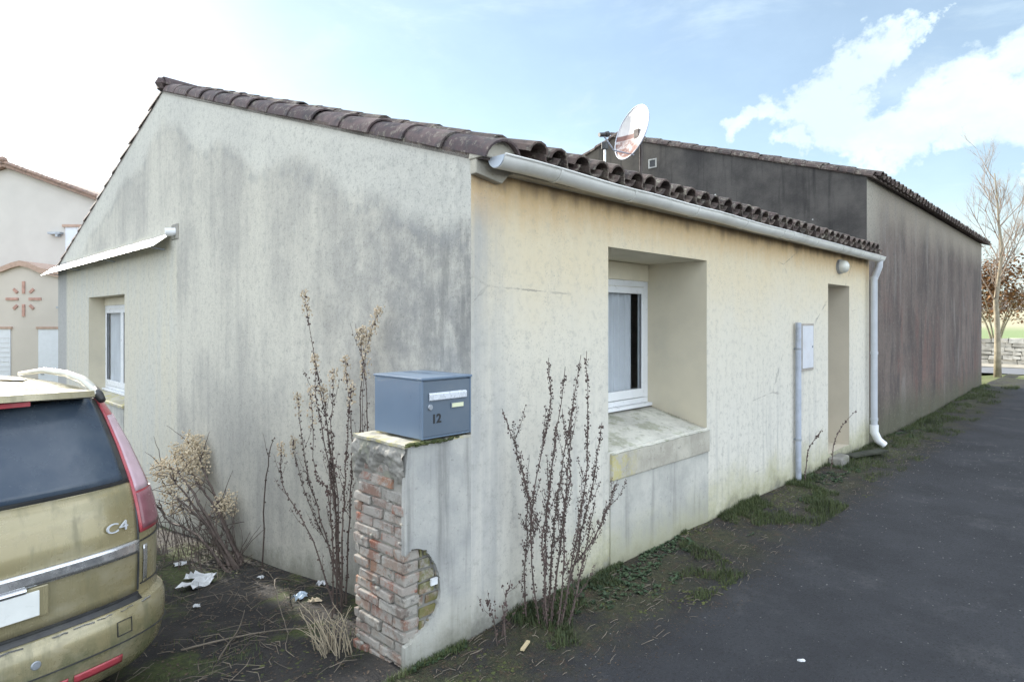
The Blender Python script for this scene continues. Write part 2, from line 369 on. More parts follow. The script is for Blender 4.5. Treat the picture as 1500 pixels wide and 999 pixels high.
M['zincend'] = plain('gutter_end_cap', (.48,.54,.62), .5, 0, .05, 4, bst=.02)
M['pvc'] = plain('white_pvc', (.72,.74,.76), .35, 0, .03, 5, dirt=.12, dirtcol=(.4,.4,.37), bst=.02)
M['shutterbox'] = plain('yellowed_shutter_slats', (.66,.61,.48), .5, 0, .04, 5, dirt=.2, bst=.05)
M['gasket'] = plain('dark_gasket', (.08,.085,.10), .6)
g = G('window_glass'); M['glass'] = g.pbr((.9,.95,1), .02, 0, Transmission_Weight=1.0, IOR=1.15)
M['curtain'] = plain('white_net_curtain', (.62,.64,.66), .9, var=.06, scale=3, bst=.0)
M['inside'] = plain('dim_room_plaster', (.40,.40,.38), .9)
M['mailbox'] = plain('slate_blue_enamel', (.125,.178,.25), .38, 0, .04, 3, dirt=.10, dirtcol=(.3,.3,.28), bst=.04)
M['mailboxdoor'] = plain('slate_blue_enamel_door', (.098,.132,.175), .40, 0, .04, 3, dirt=.12, dirtcol=(.3,.3,.28), bst=.04)
M['white'] = plain('white_plastic', (.75,.77,.79), .4, var=.03, bst=.02)
M['flap'] = plain('brushed_flap', (.66,.70,.76), .28, .3, .03, bst=.02)
M['cardlabel'] = plain('cream_name_card', (.66,.68,.47), .6, var=.05)
M['ink'] = plain('black_vinyl', (.02,.022,.025), .5)
M['chrome'] = plain('dull_chrome', (.62,.63,.65), .25, .9, .05, 6, dirt=.3, dirtcol=(.3,.3,.26), bst=.03)
M['greymetal'] = plain('grey_metal', (.33,.36,.40), .45, .5, .1, 6, dirt=.3)
M['galv'] = plain('galvanised_conduit', (.40,.44,.52), .5, .2, .12, 7, dirt=.45, dirtcol=(.2,.2,.2))
M['meter'] = plain('meter_door_plastic', (.56,.58,.62), .6, 0, .05, 5, dirt=.3, dirtcol=(.45,.34,.28), bst=.06)
M['meterframe'] = plain('meter_frame', (.36,.33,.29), .7, 0, .1, 8, dirt=.4)
M['lampglass'] = plain('frosted_lamp_glass', (.66,.67,.62), .25, 0, .06, 5, dirt=.4, dirtcol=(.4,.36,.26), bst=.03)
M['sheet'] = plain('white_corrugated_sheet', (.80,.80,.78), .5, 0, .03, 4, bst=.03)
M['carpaint'] = mat_carpaint()
g = G('hazy_rear_glass'); M['carglass'] = g.pbr(g.mix((.040,.060,.090), (.080,.10,.125), g.rng(g.noise(2.2, 7, .7), .4, .75)), g.rng(g.noise(5, 6, .7), .35, .7, .16, .35), 0, Specular_IOR_Level=.4)  # bluish base lightened to imitate reflection and haze on the glass
M['redlens'] = plain('red_lens', (.38,.06,.075), .16, 0, .1, 12, dirt=.3, dirtcol=(.30,.17,.16), bst=.05)
M['clearlens'] = plain('milky_lens', (.52,.38,.43), .2, 0, .08, 12, dirt=.3, dirtcol=(.3,.2,.2), bst=.05)
M['darklens'] = plain('smoked_lens', (.22,.09,.11), .2, 0, .15, 12, dirt=.3, dirtcol=(.25,.17,.16), bst=.05)
M['blackplastic'] = plain('black_plastic', (.03,.031,.033), .5, 0, .2, 9, dirt=.3, dirtcol=(.12,.12,.09))
M['rubber'] = plain('tyre_rubber', (.025,.025,.026), .85)
M['plate'] = plain('number_plate_white', (.72,.74,.72), .35, var=.05, dirt=.2, dirtcol=(.5,.53,.42))
M['blue'] = plain('plate_blue', (.05,.07,.35), .4)
M['deadstem'] = plain('dead_weed_stem', (.095,.072,.062), .9, var=.3, scale=20)
M['seed'] = plain('dead_seed_pods', (.085,.058,.052), .95, var=.4, scale=30)
M['paleseed'] = plain('pale_seed_fluff', (.46,.39,.29), .95, var=.2, scale=30)
M['plume'] = plain('tan_flower_plumes', (.60,.51,.37), .95, var=.2, scale=18)
M['twiggy'] = plain('grey_twigs', (.16,.135,.105), .95, var=.35, scale=9)
M['straw'] = plain('dry_straw', (.34,.29,.21), .95, var=.25, scale=12)
M['paper'] = plain('soiled_white_paper', (.62,.64,.66), .8, var=.1, scale=12, dirt=.3)
M['bluepaper'] = plain('pale_blue_wrapper', (.42,.52,.62), .6, var=.1, scale=12, dirt=.2)
M['chipwood'] = plain('split_wood', (.55,.44,.27), .8, var=.15, scale=12)
def mat_leafy(name, a, b, sub=.3):
    g = G(name); isl = g.t.nodes.new('ShaderNodeNewGeometry').outputs['Random Per Island']
    c = g.mix(a, b, isl); c = g.mix(c, tuple(x*.5 for x in a), g.mul(g.rng(g.noise(3, 5), .45, .65), .5))
    return g.pbr(c, .75, 0)
M['grass'] = mat_leafy('wall_foot_grass', (.035,.055,.018), (.085,.105,.035)); M['weedleaf'] = mat_leafy('broad_weed_leaves', (.026,.055,.026), (.065,.10,.045))
M['moss'] = mat_leafy('moss', (.035,.048,.012), (.09,.10,.025)); M['litter'] = mat_leafy('leaf_litter', (.030,.020,.014), (.12,.085,.055))
M['bark'] = plain('pale_bark', (.30,.26,.19), .9, var=.25, scale=6, dirt=.4, bst=.5); M['twig'] = plain('winter_twigs', (.25,.195,.15), .9, var=.2, scale=6)
M['brownleaf'] = mat_leafy('russet_leaves', (.17,.07,.022), (.26,.14,.055)); M['darktwig'] = plain('distant_twigs', (.17,.135,.115), .95, var=.3, scale=3)
def gr_field():
    g = G('far_field'); y = g.noise(.05, 6, .6); c = g.mix((.19,.25,.10), (.38,.34,.22), g.rng(g.ma('ADD', g.xyz()[0], g.mul(y, 14)), 52, 78))
    return g.pbr(g.mix(c, (.22,.24,.10), g.mul(g.rng(g.noise(.8, 7, .7), .5, .7), .5)), .95)
M['field'] = gr_field()
M['road'] = plain('cross_road_asphalt', (.16,.165,.175), .9, var=.12, scale=2, dirt=.2, bst=.5)
M['pave'] = plain('pale_roadside_gravel', (.34,.31,.25), .95, var=.15, scale=4, dirt=.3, bst=.5)
M['stone'] = mat_leafy('dry_stone', (.40,.37,.31), (.66,.62,.54)); M['grit'] = mat_leafy('lane_grit', (.06,.06,.06), (.22,.22,.21)); M['nwall'] = plain('neighbour_pale_render', (.50,.485,.46), .9, var=.04, scale=1, dirt=.1, dirtcol=(.4,.4,.38))
M['nwall2'] = plain('neighbour_garage_render', (.50,.47,.43), .9, var=.04, scale=1); M['ntile'] = mat_tiles('neighbour_roof_tiles', (.24,.16,.13), (.32,.22,.17), (.17,.13,.12), .2)
M['band'] = plain('salmon_stone_band', (.40,.29,.235), .9, var=.1); M['redbrick'] = plain('small_red_brick', (.42,.26,.22), .9, var=.15)
M['ndoor'] = plain('white_garage_door', (.60,.64,.70), .5, var=.03); M['hedge'] = mat_leafy('dark_hedge', (.03,.05,.02), (.07,.09,.03))
M['rust'] = None
g = G('rusty_dish_enamel'); x, y, z = g.xyz()
c = g.mix((.62,.60,.58), (.50,.47,.46), g.rng(g.noise(5, 6), .4, .65))
rs = g.rng(g.ma('ADD', z, g.mul(g.noise(6, 7, .7), .5)), .30, .06)
c = g.mix(c, (.16,.045,.018), g.mul(rs, g.rng(g.noise(9, 7, .75, loc=(1,1,1)), .34, .54), .9))
c = g.mix(c, (.15,.04,.02), g.mul(g.rng(g.ma('ABSOLUTE', g.ma('ADD', z, .02)), .045, .03), g.rng(y, .02, -.02), .9))
M['rail'] = plain('silver_rail', (.50,.49,.43), .4, .3, .04); M['darkboard'] = plain('mossy_dark_board', (.030,.033,.022), .95, var=.4, scale=14, bst=.6)
M['darkmast'] = plain('rusted_mast', (.09,.075,.07), .8)
M['dish'] = g.pbr(c, .5, 0, g.bump(g.noise(60, 4), .1, .002))

# ================================================================== SETTING: ground
def grid(us, vs, fz):
    b = MB(); n = len(vs)
    pts = [(u, v, fz(u, v)) for u in us for v in vs]
    b.add(pts, [(i*n+j, (i+1)*n+j, (i+1)*n+j+1, i*n+j+1) for i in range(len(us)-1) for j in range(n-1)])
    return b
def frange(a, b, s):
    n = int(round((b-a)/s)); return [a + (b-a)*i/n for i in range(n+1)]
us = [-900, -300, -100, -40, -20, -12] + frange(-8, -.0, .12) + frange(.4, 20, .4) + [24, 30, 40, 60, 100, 300, 900]
vs = [-900, -300, -100, -40, -15] + frange(-8, -.7, .35) + frange(-.6, 6, .1) + frange(6.5, 14, .5) + [18, 24, 30, 60, 120, 300, 900]
def gfar(u, v):
    z = gz(u, v)
    if v < .3 and u > -8: z -= .004
    return z
tag(grid(us, vs, gfar).build('ground', M['ground'], org=O0, smooth=True), kind='structure')
us = [-30, -14] + frange(-8, 8, .2) + frange(8.4, 21.9, .45)
vs = frange(-7, -.8, .31) + frange(-.7, -.01, .06)
def lz(u, v): return gz(u, v) + .004 - .0 + (.012*mnoise.noise(Vector((u*2.2, v*2.2, 3))) if v > -.75 else 0) + .03*sm(-.45, -.02, v)*sm(.0,.6,u)
tag(grid(us, vs, lz).build('lane', M['lane'], org=O0, smooth=True), kind='structure')
b = grid([21.9, 23.5, 25.0], [-40, -20, -7, 0, 10, 30], lambda u, v: .185)
tag(b.build('road', M['road'], org=O0), kind='structure')
b = grid([25.0, 26.2, 27.3], [-40, -7, 10, 30], lambda u, v: .20)
tag(b.build('roadside_strip', M['pave'], org=O0), kind='structure')
b = grid([27.6, 35, 50, 80, 140, 260, 420], [-300, -100, -40, -10, 20, 60], lambda u, v: .21 + 1.2*sm(28, 60, u) + 4.2*sm(60, 260, u))
tag(b.build('field', M['field'], org=O0, smooth=True), kind='structure')
# ================================================================== HOUSE 1
house = thing('cream_house', 'long low cream rendered house with streaked grey gable and white gutter, canal tile roof', 'house')
TH = .68
def wall_cells(b, axis, outer, holes, plane, thick, sgn):
    """front faces (grid of cells round the holes) + reveals; axis 'u' = wall in plane v=plane, axis 'v' = plane u=plane"""
    a0, z0, a1, z1 = outer
    A = sorted({a0, a1, *[h[0] for h in holes], *[h[2] for h in holes]}); Z = sorted({z0, z1, *[h[1] for h in holes], *[h[3] for h in holes]})
    def P(a, d, z): return (a, plane + sgn*d, z) if axis == 'u' else (plane + sgn*d, a, z)
    for i in range(len(A)-1):
        for j in range(len(Z)-1):
            ca = (A[i]+A[i+1])/2; cz = (Z[j]+Z[j+1])/2
            if any(h[0] < ca < h[2] and h[1] < cz < h[3] for h in holes): continue
            for d in (0, thick):
                b.quad(P(A[i],d,Z[j]), P(A[i+1],d,Z[j]), P(A[i+1],d,Z[j+1]), P(A[i],d,Z[j+1]))
    return P
WIN = (1.314, .86, 2.78, 2.33); DOOR = (5.894, .16, 6.711, 2.258)
b = MB(); wall_cells(b, 'u', (0, -.25, 7.59, 2.735), [WIN, DOOR], 0, TH, 1)
b.quad((7.59,0,-.25),(7.59,TH,-.25),(7.59,TH,2.735),(7.59,0,2.735))
b.build('front_wall', M['cream'], house, fix=False)
# window niche: reveals of their own colour
b = MB(); x0, z0, x1, z1 = WIN
b.quad((x0,.001,z0-.1),(x0,TH,z0-.1),(x0,TH,z1),(x0,.001,z1)); b.quad((x1,.001,z0-.1),(x1,TH,z0-.1),(x1,TH,z1),(x1,.001,z1))
b.quad((x0,.001,z1),(x1,.001,z1),(x1,TH,z1),(x0,TH,z1))
b.build('window_reveal', M['reveal'], house)
b = MB(); x0, z0, x1, z1 = DOOR
for x in (x0, x1): b.quad((x,.001,z0),(x,TH,z0),(x,TH,z1),(x,.001,z1))
b.quad((x0,.001,z1),(x1,.001,z1),(x1,TH,z1),(x0,TH,z1)); b.quad((x0,.001,z0),(x1,.001,z0),(x1,TH,z0),(x0,TH,z0))
b.build('door_reveal', M['doorreveal'], house)
b = MB(); b.box((x0+.004,.50,z0),(x1-.004,.545,z1-.003)); dr = b.build('front_door', M['pvc'], house, bevel=.004)
b = MB(); b.box((x0+.08,.485,1.1),(x0+.12,.50,1.25)); b.tube([(x0+.1,.47,1.15),(x0+.22,.47,1.15)], .009, 8); b.build('handle', M['greymetal'], dr)
# sloping sill + proud band + infill under the window
b = MB(); x0, x1 = 1.335, 2.80
vsill = [(x0,-.022,.65),(x0,-.022,.84),(x0,.60,1.0),(x0,.60,.65)]
b.prism(vsill, (x1-x0, 0, 0)); so = b.build('window_sill', M['sill'], house, bevel=.008)
n = 14; b = MB()
for i in range(n):
    for j in range(5):
        def sp(i, j):
            u = x0+.004 + (x1-x0-.008)*i/n; t = j/5
            return (u, -.024 + .62*t, .846 + .16*t + .010*mnoise.noise(Vector((u*5, t*4, 1))))
        b.quad(sp(i,j), sp(i+1,j), sp(i+1,j+1), sp(i,j+1))
b.build('sill_top', M['sill_top'], so, smooth=True, solid=.01, merge=True)
b = MB(); b.box((1.33,-.010,-.25),(2.795,.02,.648)); b.build('infill_panel', M['apron'], house, bevel=.004)
# window unit
def window_unit(parent, P, w, h, box=.16, sashes=2, curtain=True):
    """P(a, d, z): a along the opening 0..w, d towards the room, z up"""
    def bx(b, a0, d0, z0, a1, d1, z1):
        p = [P(a0,d0,z0), P(a1,d1,z1)]
        b.box([min(p[0][i], p[1][i]) for i in range(3)], [max(p[0][i], p[1][i]) for i in range(3)])
    b = MB(); F = .055
    bx(b, 0,0,0, w,.07,.05); bx(b, 0,0,.05, F,.07,h-box); bx(b, w-F,0,.05, w,.07,h-box); bx(b, F,0,h-box-F, w-F,.07,h-box)
    bx(b, -.0,-.05,-.03, w,0.0,.0)
    fr = b.build('window_frame', M['pvc'], parent, bevel=.004)
    b = MB(); bx(b, .004,-.012,h-box, w-.004,.15,h)
    sb = b.build('shutter_box', M['shutterbox'], fr, bevel=.006)
    b = MB()
    for i in range(3):
        bx(b, F,.004,h-box-.028-.018*i, w-F,.014,h-box-.012-.018*i)
    b.build('shutter_slats', M['shutterbox'], fr)
    sw = (w-2*F)/sashes
    for k in range(sashes):
        a0 = F + sw*k + .004; a1 = F + sw*(k+1) - .004; z0 = .056; z1 = h-box-F-.004; S = .06
        b = MB(); bx(b, a0,-.012,z0, a0+S,.05,z1); bx(b, a1-S,-.012,z0, a1,.05,z1); bx(b, a0+S,-.012,z0, a1-S,.05,z0+S+.02); bx(b, a0+S,-.012,z1-S, a1-S,.05,z1)
        s_ = b.build('sash', M['pvc'], fr, bevel=.005)
        b = MB(); bx(b, a0+S-.002,-.0,z0+S+.018, a0+S+.006,.012,z1-S+.002); b.build('gasket', M['gasket'], fr); b = MB(); bx(b, a1-S-.006,-.0,z0+S+.018, a1-S+.002,.012,z1-S)
        b.build('gasket', M['gasket'], fr)
        b = MB(); p = [P(a0+S,.012,z0+S+.02), P(a1-S,.012,z0+S+.02), P(a1-S,.012,z1-S), P(a0+S,.012,z1-S)]; b.quad(*p)
        b.build('pane', M['glass'], fr)
        if curtain:
            b = MB(); n = 40; c0 = a0+S+.0; c1 = a1-S-(.07 if k == sashes-1 else 0)
            for i in range(n):
                def cp(i): a = c0+(c1-c0)*i/n; return a, .075+.014*sin(a*70)
                (a_, d_), (a2, d2) = cp(i), cp(i+1)
                b.quad(P(a_,d_,z0+S), P(a2,d2,z0+S), P(a2,d2,z1-S), P(a_,d_,z1-S))
            b.build('curtain', M['curtain'], fr, smooth=True)
window_unit(house, lambda a, d, z: (WIN[0]+a, .60+d, 1.035+z), WIN[2]-WIN[0], WIN[3]-1.035-.002)
# room behind
b = MB()
b.box((.65,.66,-.3),(7.5,5,2.6)); b.build('inner_rooms', M['inside'], house) if False else None
# gable wall
GW = (6.95, .64, 8.92, 2.16)   # v0,z0,v1,z1
b = MB(); wall_cells(b, 'v', (TH, -1.1, 11.2, 2.735), [GW], 0, .30, 1)
b.quad((0,0,-1.1),(0,TH,-1.1),(0,TH,2.735),(0,0,2.735))
AP = (5.386, 4.47)
for d in (0, .3): b.quad((d,0,2.735),(d,11.2,2.735),(d,11.2,2.785),(d,AP[0],AP[1]))
b.quad((0,11.2,-1.1),(.3,11.2,-1.1),(.3,11.2,2.785),(0,11.2,2.785))
b.build('gable_wall', M['gable'], house, fix=False)
b = MB(); y0, z0, y1, z1 = GW
for y in (y0, y1): b.quad((.001,y,z0-.1),(.3,y,z0-.1),(.3,y,z1),(.001,y,z1))
b.quad((.001,y0,z1),(.3,y0,z1),(.3,y1,z1),(.001,y1,z1)); b.build('window_reveal', M['reveal'], house)
b = MB(); b.prism([(-.03,y0+.01,z0-.02),(-.03,y0+.01,z0+.02),(.28,y0+.01,z0+.1),(.28,y0+.01,z0-.02)], (0, y1-y0-.02, 0)); b.build('window_sill', M['sill'], house, bevel=.006)
b = MB(); b.box((-.012,y0+.02,-1),(.02,y1-.02,z0-.022)); b.build('infill_panel', M['apron'], house, bevel=.004)
window_unit(house, lambda a, d, z: (.22+d, y0+a, z0+.11+z), y1-y0, z1-z0-.112, box=.12, curtain=True)
# dark interior partition boxes so that no daylight leaks through the rooms
b = MB()
b.quad((7.3,.6,-.3),(7.3,11.2,-.3),(7.3,11.2,2.75),(7.3,.6,2.75)); b.quad((.3,10.9,-1),(7.3,10.9,-1),(7.3,10.9,2.75),(.3,10.9,2.75))
b.quad((.31,.69,2.68),(7.3,.69,2.68),(7.3,10.9,2.68),(.31,10.9,2.68)); b.quad((.31,3.2,-.6),(7.3,3.2,-.6),(7.3,3.2,2.68),(.31,3.2,2.68))
b.quad((2.4,3.2,-.6),(2.4,10.9,-.6),(2.4,10.9,2.68),(2.4,3.2,2.68))
b.build('inner_partitions', M['inside'], house)
# back walls, far side
b = MB(); b.box((.3,10.92,-1.1),(7.59,11.2,2.76)); b.build('back_wall', M['gable'], house)
b = MB(); b.quad((7.59,.6,-.3),(7.59,11.2,-.8),(7.59,11.2,2.76),(7.59,AP[0],4.45),(7.59,.6,2.9)); b.build('party_wall', M['gable'], house)
# ---- roof
SL = .322
roof = MB()
roof.prism([(0,-.10,2.70),(0,-.10,2.725),(0,AP[0],AP[1]+.03),(0,11.25,2.80),(0,11.25,2.76),(0,AP[0],AP[1]-.02),(0,.0,2.715)], (7.59, 0, 0))
rf = roof.build('roof', M['tiles'], house)
def barrel(b, c, along, side, up, L, r0, r1, n=7, convex=True, jit=.0, arc=pi):
    """one canal tile: half cone of length L along 'along' starting at c, radius r0 -> r1"""
    along = Vector(along); side = Vector(side); up = Vector(up); c = Vector(c)
    if jit:
        c = c + side*rr(-jit, jit) + up*rr(-jit*.5, jit*.5); along = (along + side*rr(-.03, .03) + up*rr(-.02,.02)).normalized()
    th = .014; vs = []
    for t, r in ((0, r0), (L, r1)):
        for rad in (r, r - th):
            for k in range(n+1):
                q = (pi-arc)/2 + arc*k/n; s_ = cos(q)*rad; h = sin(q)*rad*.85
                vs.append(c + along*t + side*s_ + up*(h if convex else -h))
    m = n+1; fs = []
    for k in range(n):
        fs.append((k, k+1, 2*m+k+1, 2*m+k)); fs.append((m+k, 3*m+k, 3*m+k+1, m+k+1))
        fs.append((k, m+k, m+k+1, k+1)); fs.append((2*m+k, 2*m+k+1, 3*m+k+1, 3*m+k))
    fs.append((0, 2*m, 3*m, m)); fs.append((n, m+n, 3*m+n, 2*m+n))
    b.add(vs, fs)
# lane-side slope: covers and pans
b = MB(); sdir = Vector((0, 1, SL)).normalized(); nup = Vector((0, -SL, 1)).normalized(); ldir = Vector((1, 0, 0))
step = .205; nc = int((7.59-.30)/step)
for i in range(nc+1):
    u = .40 + step*i
    if u > 7.56: break
    ext = .34; rows = 17
    for j in range(rows):
        vv = -.14 + rr(-.012, .012) + j*ext*.95
        if vv > AP[0]-.1: break
        base = Vector((u, vv, 2.775 + SL*(vv+.10)))
        barrel(b, base + nup*.035, sdir, ldir, nup, .40, .084, .068, 6, True, .010)
        if u + step/2 < 7.55: barrel(b, base + ldir*step/2 + nup*.038 - sdir*.03, sdir, ldir, nup, .40, .074, .092, 5, False, .004)
b.build('roof_tiles', M['tiles'], house, smooth=False)
b = MB(); u = .4   # rear slope, coarser
sd2 = Vector((0, -1, .29)).normalized(); nu2 = Vector((0, .29, 1)).normalized()
while u < 7.55:
    for j in range(14):
        vv = 11.3 - j*.41
        barrel(b, Vector((u, vv, 2.80 + .29*(11.25-vv))) + nu2*.03, sd2, ldir, nu2, .47, .1, .08, 4, True, .006)
    u += .21
b.build('rear_roof_tiles', M['tiles'], house)
# verge tiles along the gable and ridge tiles
b = MB()
nv = 14; Lr = sqrt(1+SL*SL)*5.5; e = Lr/nv
for j in range(nv):
    c = Vector((.125, -.13, 2.735 + SL*(-.13))) + sdir*(e*j) + nup*(.0)
    barrel(b, c + nup*.010, sdir, ldir, nup, e+.07, .142, .124, 10, True, .005)
Ll = sqrt(1+.29**2)*5.85; nl = 14; e2 = Ll/nl
for j in range(nl):
    c = Vector((.125, 11.28, 2.785 - .02)) + sd2*(e2*j)
    barrel(b, c, sd2, ldir, nu2, e2+.07, .150, .122, 8, True, .005)
b.build('verge_tiles', M['vergetiles'], house, auto=35)
b = MB()
for j in range(16):
    barrel(b, Vector((.0+.47*j, AP[0], AP[1]+.055)), Vector((1,0,0)), Vector((0,1,0)), Vector((0,0,1)), .52, .135, .115, 8, True, .004)
b.blob((.0,AP[0],AP[1]+.08), .085, jit=.1)
b.build('ridge_tiles', M['vergetiles'], house, auto=35)
b = MB()   # mortar plug closing the verge at the eave, and its corbel
pl = [(.125+.136*cos(q), -.118, 2.70+.012+.136*.9*sin(q)) for q in [pi*k/12 for k in range(13)]]
b.prism(pl, (0, .13, 0)); b.prism([(-.004,-.05,2.63),(.20,-.05,2.60),(.262,-.05,2.66),(.262,-.05,2.713),(-.004,-.05,2.713)], (0,.055,0)); b.build('verge_mortar', M['tilecap'], house, bevel=.006)
b = MB(); b.box((.262,-.085,2.66),(7.58,-.001,2.735)); b.build('eave_board', M['tilecap'], house)
# ---- gutter + downpipe
gut = thing('gutter', 'white half round gutter sagging under the eave tiles of the cream house', 'gutter', W(0,0))
def gz_(u): return 2.715 - .004*u + .010*mnoise.noise(Vector((u*1.3, 0, 0)))
def halfpipe(b, u0, u1, r, n=10, dz=0, seg=.25, rad_extra=0, th=.004):
    U = frange(u0, u1, (u1-u0)/max(1, round((u1-u0)/seg))); pts = []; vc = -.148
    for u in U:
        for rad in (r+rad_extra, r+rad_extra-th):
            for k in range(n+1):
                q = pi + pi*k/n; pts.append((u, vc + cos(q)*rad, gz_(u) + dz + sin(q)*rad))
    m = n+1; fs = []
    for i in range(len(U)-1):
        a = i*2*m; c = (i+1)*2*m
        for k in range(n): fs += [(a+k, a+k+1, c+k+1, c+k), (a+m+k, c+m+k, c+m+k+1, a+m+k+1)]
        fs += [(a, c, c+m, a+m), (a+n, a+m+n, c+m+n, c+n)]
    for a in (0, (len(U)-1)*2*m):
        for k in range(n): fs.append((a+k, a+m+k, a+m+k+1, a+k+1))
    b.add(pts, fs)
GR = .066
b = MB(); halfpipe(b, .06, 7.58, GR, 12); b.tube([(u, -.148-GR-.002, gz_(u)+.002) for u in frange(.06, 7.58, .25)], .007, 6)
gch = b.build('channel', M['zinc'], gut, auto=40)
b = MB(); p = [(.058, -.148+cos(pi+pi*k/12)*(GR-.003), gz_(.06)+sin(pi+pi*k/12)*(GR-.003)) for k in range(13)]; b.prism(p, (-.006,0,0))
b.build('end_cap', M['zincend'], gut)
b = MB(); p = [(7.582, -.148+cos(pi+pi*k/12)*GR, gz_(7.6)+sin(pi+pi*k/12)*GR) for k in range(13)]; b.prism(p, (.006,0,0)); b.build('end_cap', M['zinc'], gut)
for u in (.55, 1.35, 2.25, 3.15, 4.0, 4.25, 4.95, 5.8, 6.6, 7.35):
    b = MB(); halfpipe(b, u-.011, u+.011, GR+.005, 12, 0, .1, 0, .004); b.build('bracket', M['zinc'], gut, auto=40)
dp = thing('downpipe', 'pale grey downpipe with a white kicked out shoe at the end of the cream house', 'downpipe', W(7.50, -.10))
def L_(u, v, z): return (u-7.50, v+.10, z)
b = MB(); b.tube([L_(7.52,-.148,2.66), L_(7.52,-.146,2.56), L_(7.51,-.115,2.46), L_(7.50,-.09,2.38), L_(7.50,-.09,.30)], [.05,.047,.045,.043,.043], 14)
b.build('pipe', M['zincpipe'], dp, auto=50)
b = MB()
for z in (2.40, 1.35, .42):
    b = MB(); b.tube([L_(7.50,-.09,z-.02), L_(7.50,-.09,z+.02)], .049, 14); b.build('collar', M['zincpipe'], dp, auto=50)
b = MB(); b.tube([L_(7.50,-.09,.34), L_(7.50,-.09,.24), L_(7.53,-.13,.13), L_(7.57,-.20,.06)], [.056,.056,.054,.052], 14); b.build('shoe', M['white'], dp, auto=50)
# ================================================================== canopy on the gable
cn = thing('wall_canopy', 'thin bright white canopy sheet sloping out from the gable above the far window', 'canopy', W(0,0))
b = MB(); V0, V1 = 5.05, 11.6; n = 60; pts = []
w_, zt, zb = .20, 2.785, 2.63
for i in range(n+1):
    v = V0 + (V1-V0)*i/n; cz = .0012*sin(i*pi/1.5)
    pts += [(-.012, v, zt + cz), (-w_, v + .0, zb + cz)]
b.add(pts, [(2*i, 2*i+2, 2*i+3, 2*i+1) for i in range(n)]); b.build('sheet', M['sheet'], cn, solid=.006)
for v in (5.3, 7.4, 9.5, 11.1):
    b = MB(); b.tube([(-.005,v,2.62),(-w_+.03,v,2.64),(-.03,v,2.75)], .010, 6); b.build('bracket', M['galv'], cn)
fx = thing('overflow_spout', 'short white pipe stub set in a dark patch at the end of the canopy', 'pipe', W(0,4.93,2.79))
b = MB(); b.tube([(.0,0,0),(-.10,.03,-.01)], .045, 14); b.build('pipe', M['white'], fx, auto=50)
b = MB(); b.box((-.012,-.10,-.085),(.01,.12,.09)); b.build('mortar_patch', M['mortar'], fx, bevel=.01)
# ================================================================== STUB WALL with bricks
stub = thing('stub_wall', 'short rendered pillar wall with broken brick end carrying the mailbox', 'wall', W(-.24, .25, 0))
def S_(u, v, z): return (u+.24, v-.25, z)
UE = -.455; VW = .50; HT = 1.145
b = MB(); b.box(S_(UE+.02, .03, -.4), S_(-.002, VW-.02, HT-.03)); b.build('core', M['mortar'], stub)
# render skin with a broken-out notch at the free end
out = [(UE,-.35),(0,-.35),(0,HT),(UE+.02,HT),(UE+.004,1.0),(UE,.80),(UE,.575)]
nt = [(-.43,.60),(-.40,.612),(-.36,.60),(-.32,.585),(-.29,.55),(-.262,.50),(-.238,.45),(-.225,.40),(-.222,.33),(-.235,.27),(-.262,.225),(-.30,.19),(-.34,.165),(-.375,.145),(-.41,.128),(UE,.11)]
nt2 = []
for (a0_, z0_), (a1_, z1_) in zip(nt[:-1], nt[1:]):
    for k in range(4): nt2.append((a0_+(a1_-a0_)*k/4 + rr(-.005,.005), z0_+(z1_-z0_)*k/4 + rr(-.005,.005)))
nt = nt2 + [nt[-1]]
poly = out[:-1] + [(UE,.585)] + [(a, z) for a, z in nt]
b = MB(); b.prism([S_(a, 0, z) for a, z in poly], (0, .032, 0)); b.build('render_skin', M['stub'], stub)
# rough top slab
b = MB(); nu_, nv_ = 10, 10
for i in range(nu_):
    for j in range(nv_):
        def tp(i, j):
            u = UE-.002 + (.0-UE+.002)*i/nu_; v = .001 + (VW-.002)*j/nv_
            return S_(u, v, HT + .012 + .010*mnoise.noise(Vector((u*14, v*14, 2))) - (.03*R() if (i in (0,) and 0) else 0))
        b.quad(tp(i,j), tp(i+1,j), tp(i+1,j+1), tp(i,j+1))
b.build('capping', M['sill'], stub, solid=.016, merge=True)
# bricks: free end (plane u = UE) and those showing in the hole on the lane side
def rough_brick(b, c, h, jit=.004):
    cx, cy, cz = c; hx, hy, hz = h; vs = []
    N_ = 2
    for sx in (-1,1):
        for sy in (-1,1):
            for sz in (-1,1):
                vs.append((cx+sx*hx+rr(-jit,jit), cy+sy*hy+rr(-jit,jit), cz+sz*hz+rr(-jit,jit)))
    b.add(vs, [(0,1,3,2),(4,6,7,5),(0,4,5,1),(2,3,7,6),(0,2,6,4),(1,5,7,3)])
b = MB(); z = -.12; row = 0
while z < 1.07:
    hz = rr(.020, .026); v = .012 + (0 if row % 2 else rr(.0,.01))
    first = True
    while v < VW-.02:
        L = rr(.19,.23) if not (first and row % 2) else rr(.09,.12)
        first = False
        if v+L > VW-.03: L = VW-v-.0
        if L > .04 and not (R() < .06):
            dpt = rr(-.003, .012) + (.008 if z > .85 else 0)
            rough_brick(b, S_(UE+.05+dpt, v+L/2, z+hz), (.05, L/2-.004, hz+.002), .005)
        v += L + rr(.006,.012)
    z += 2*hz + rr(.012,.018); row += 1
be = b.build('end_brickwork', M['brick'], stub, bevel=.006)
b = MB(); z = .09; row = 0
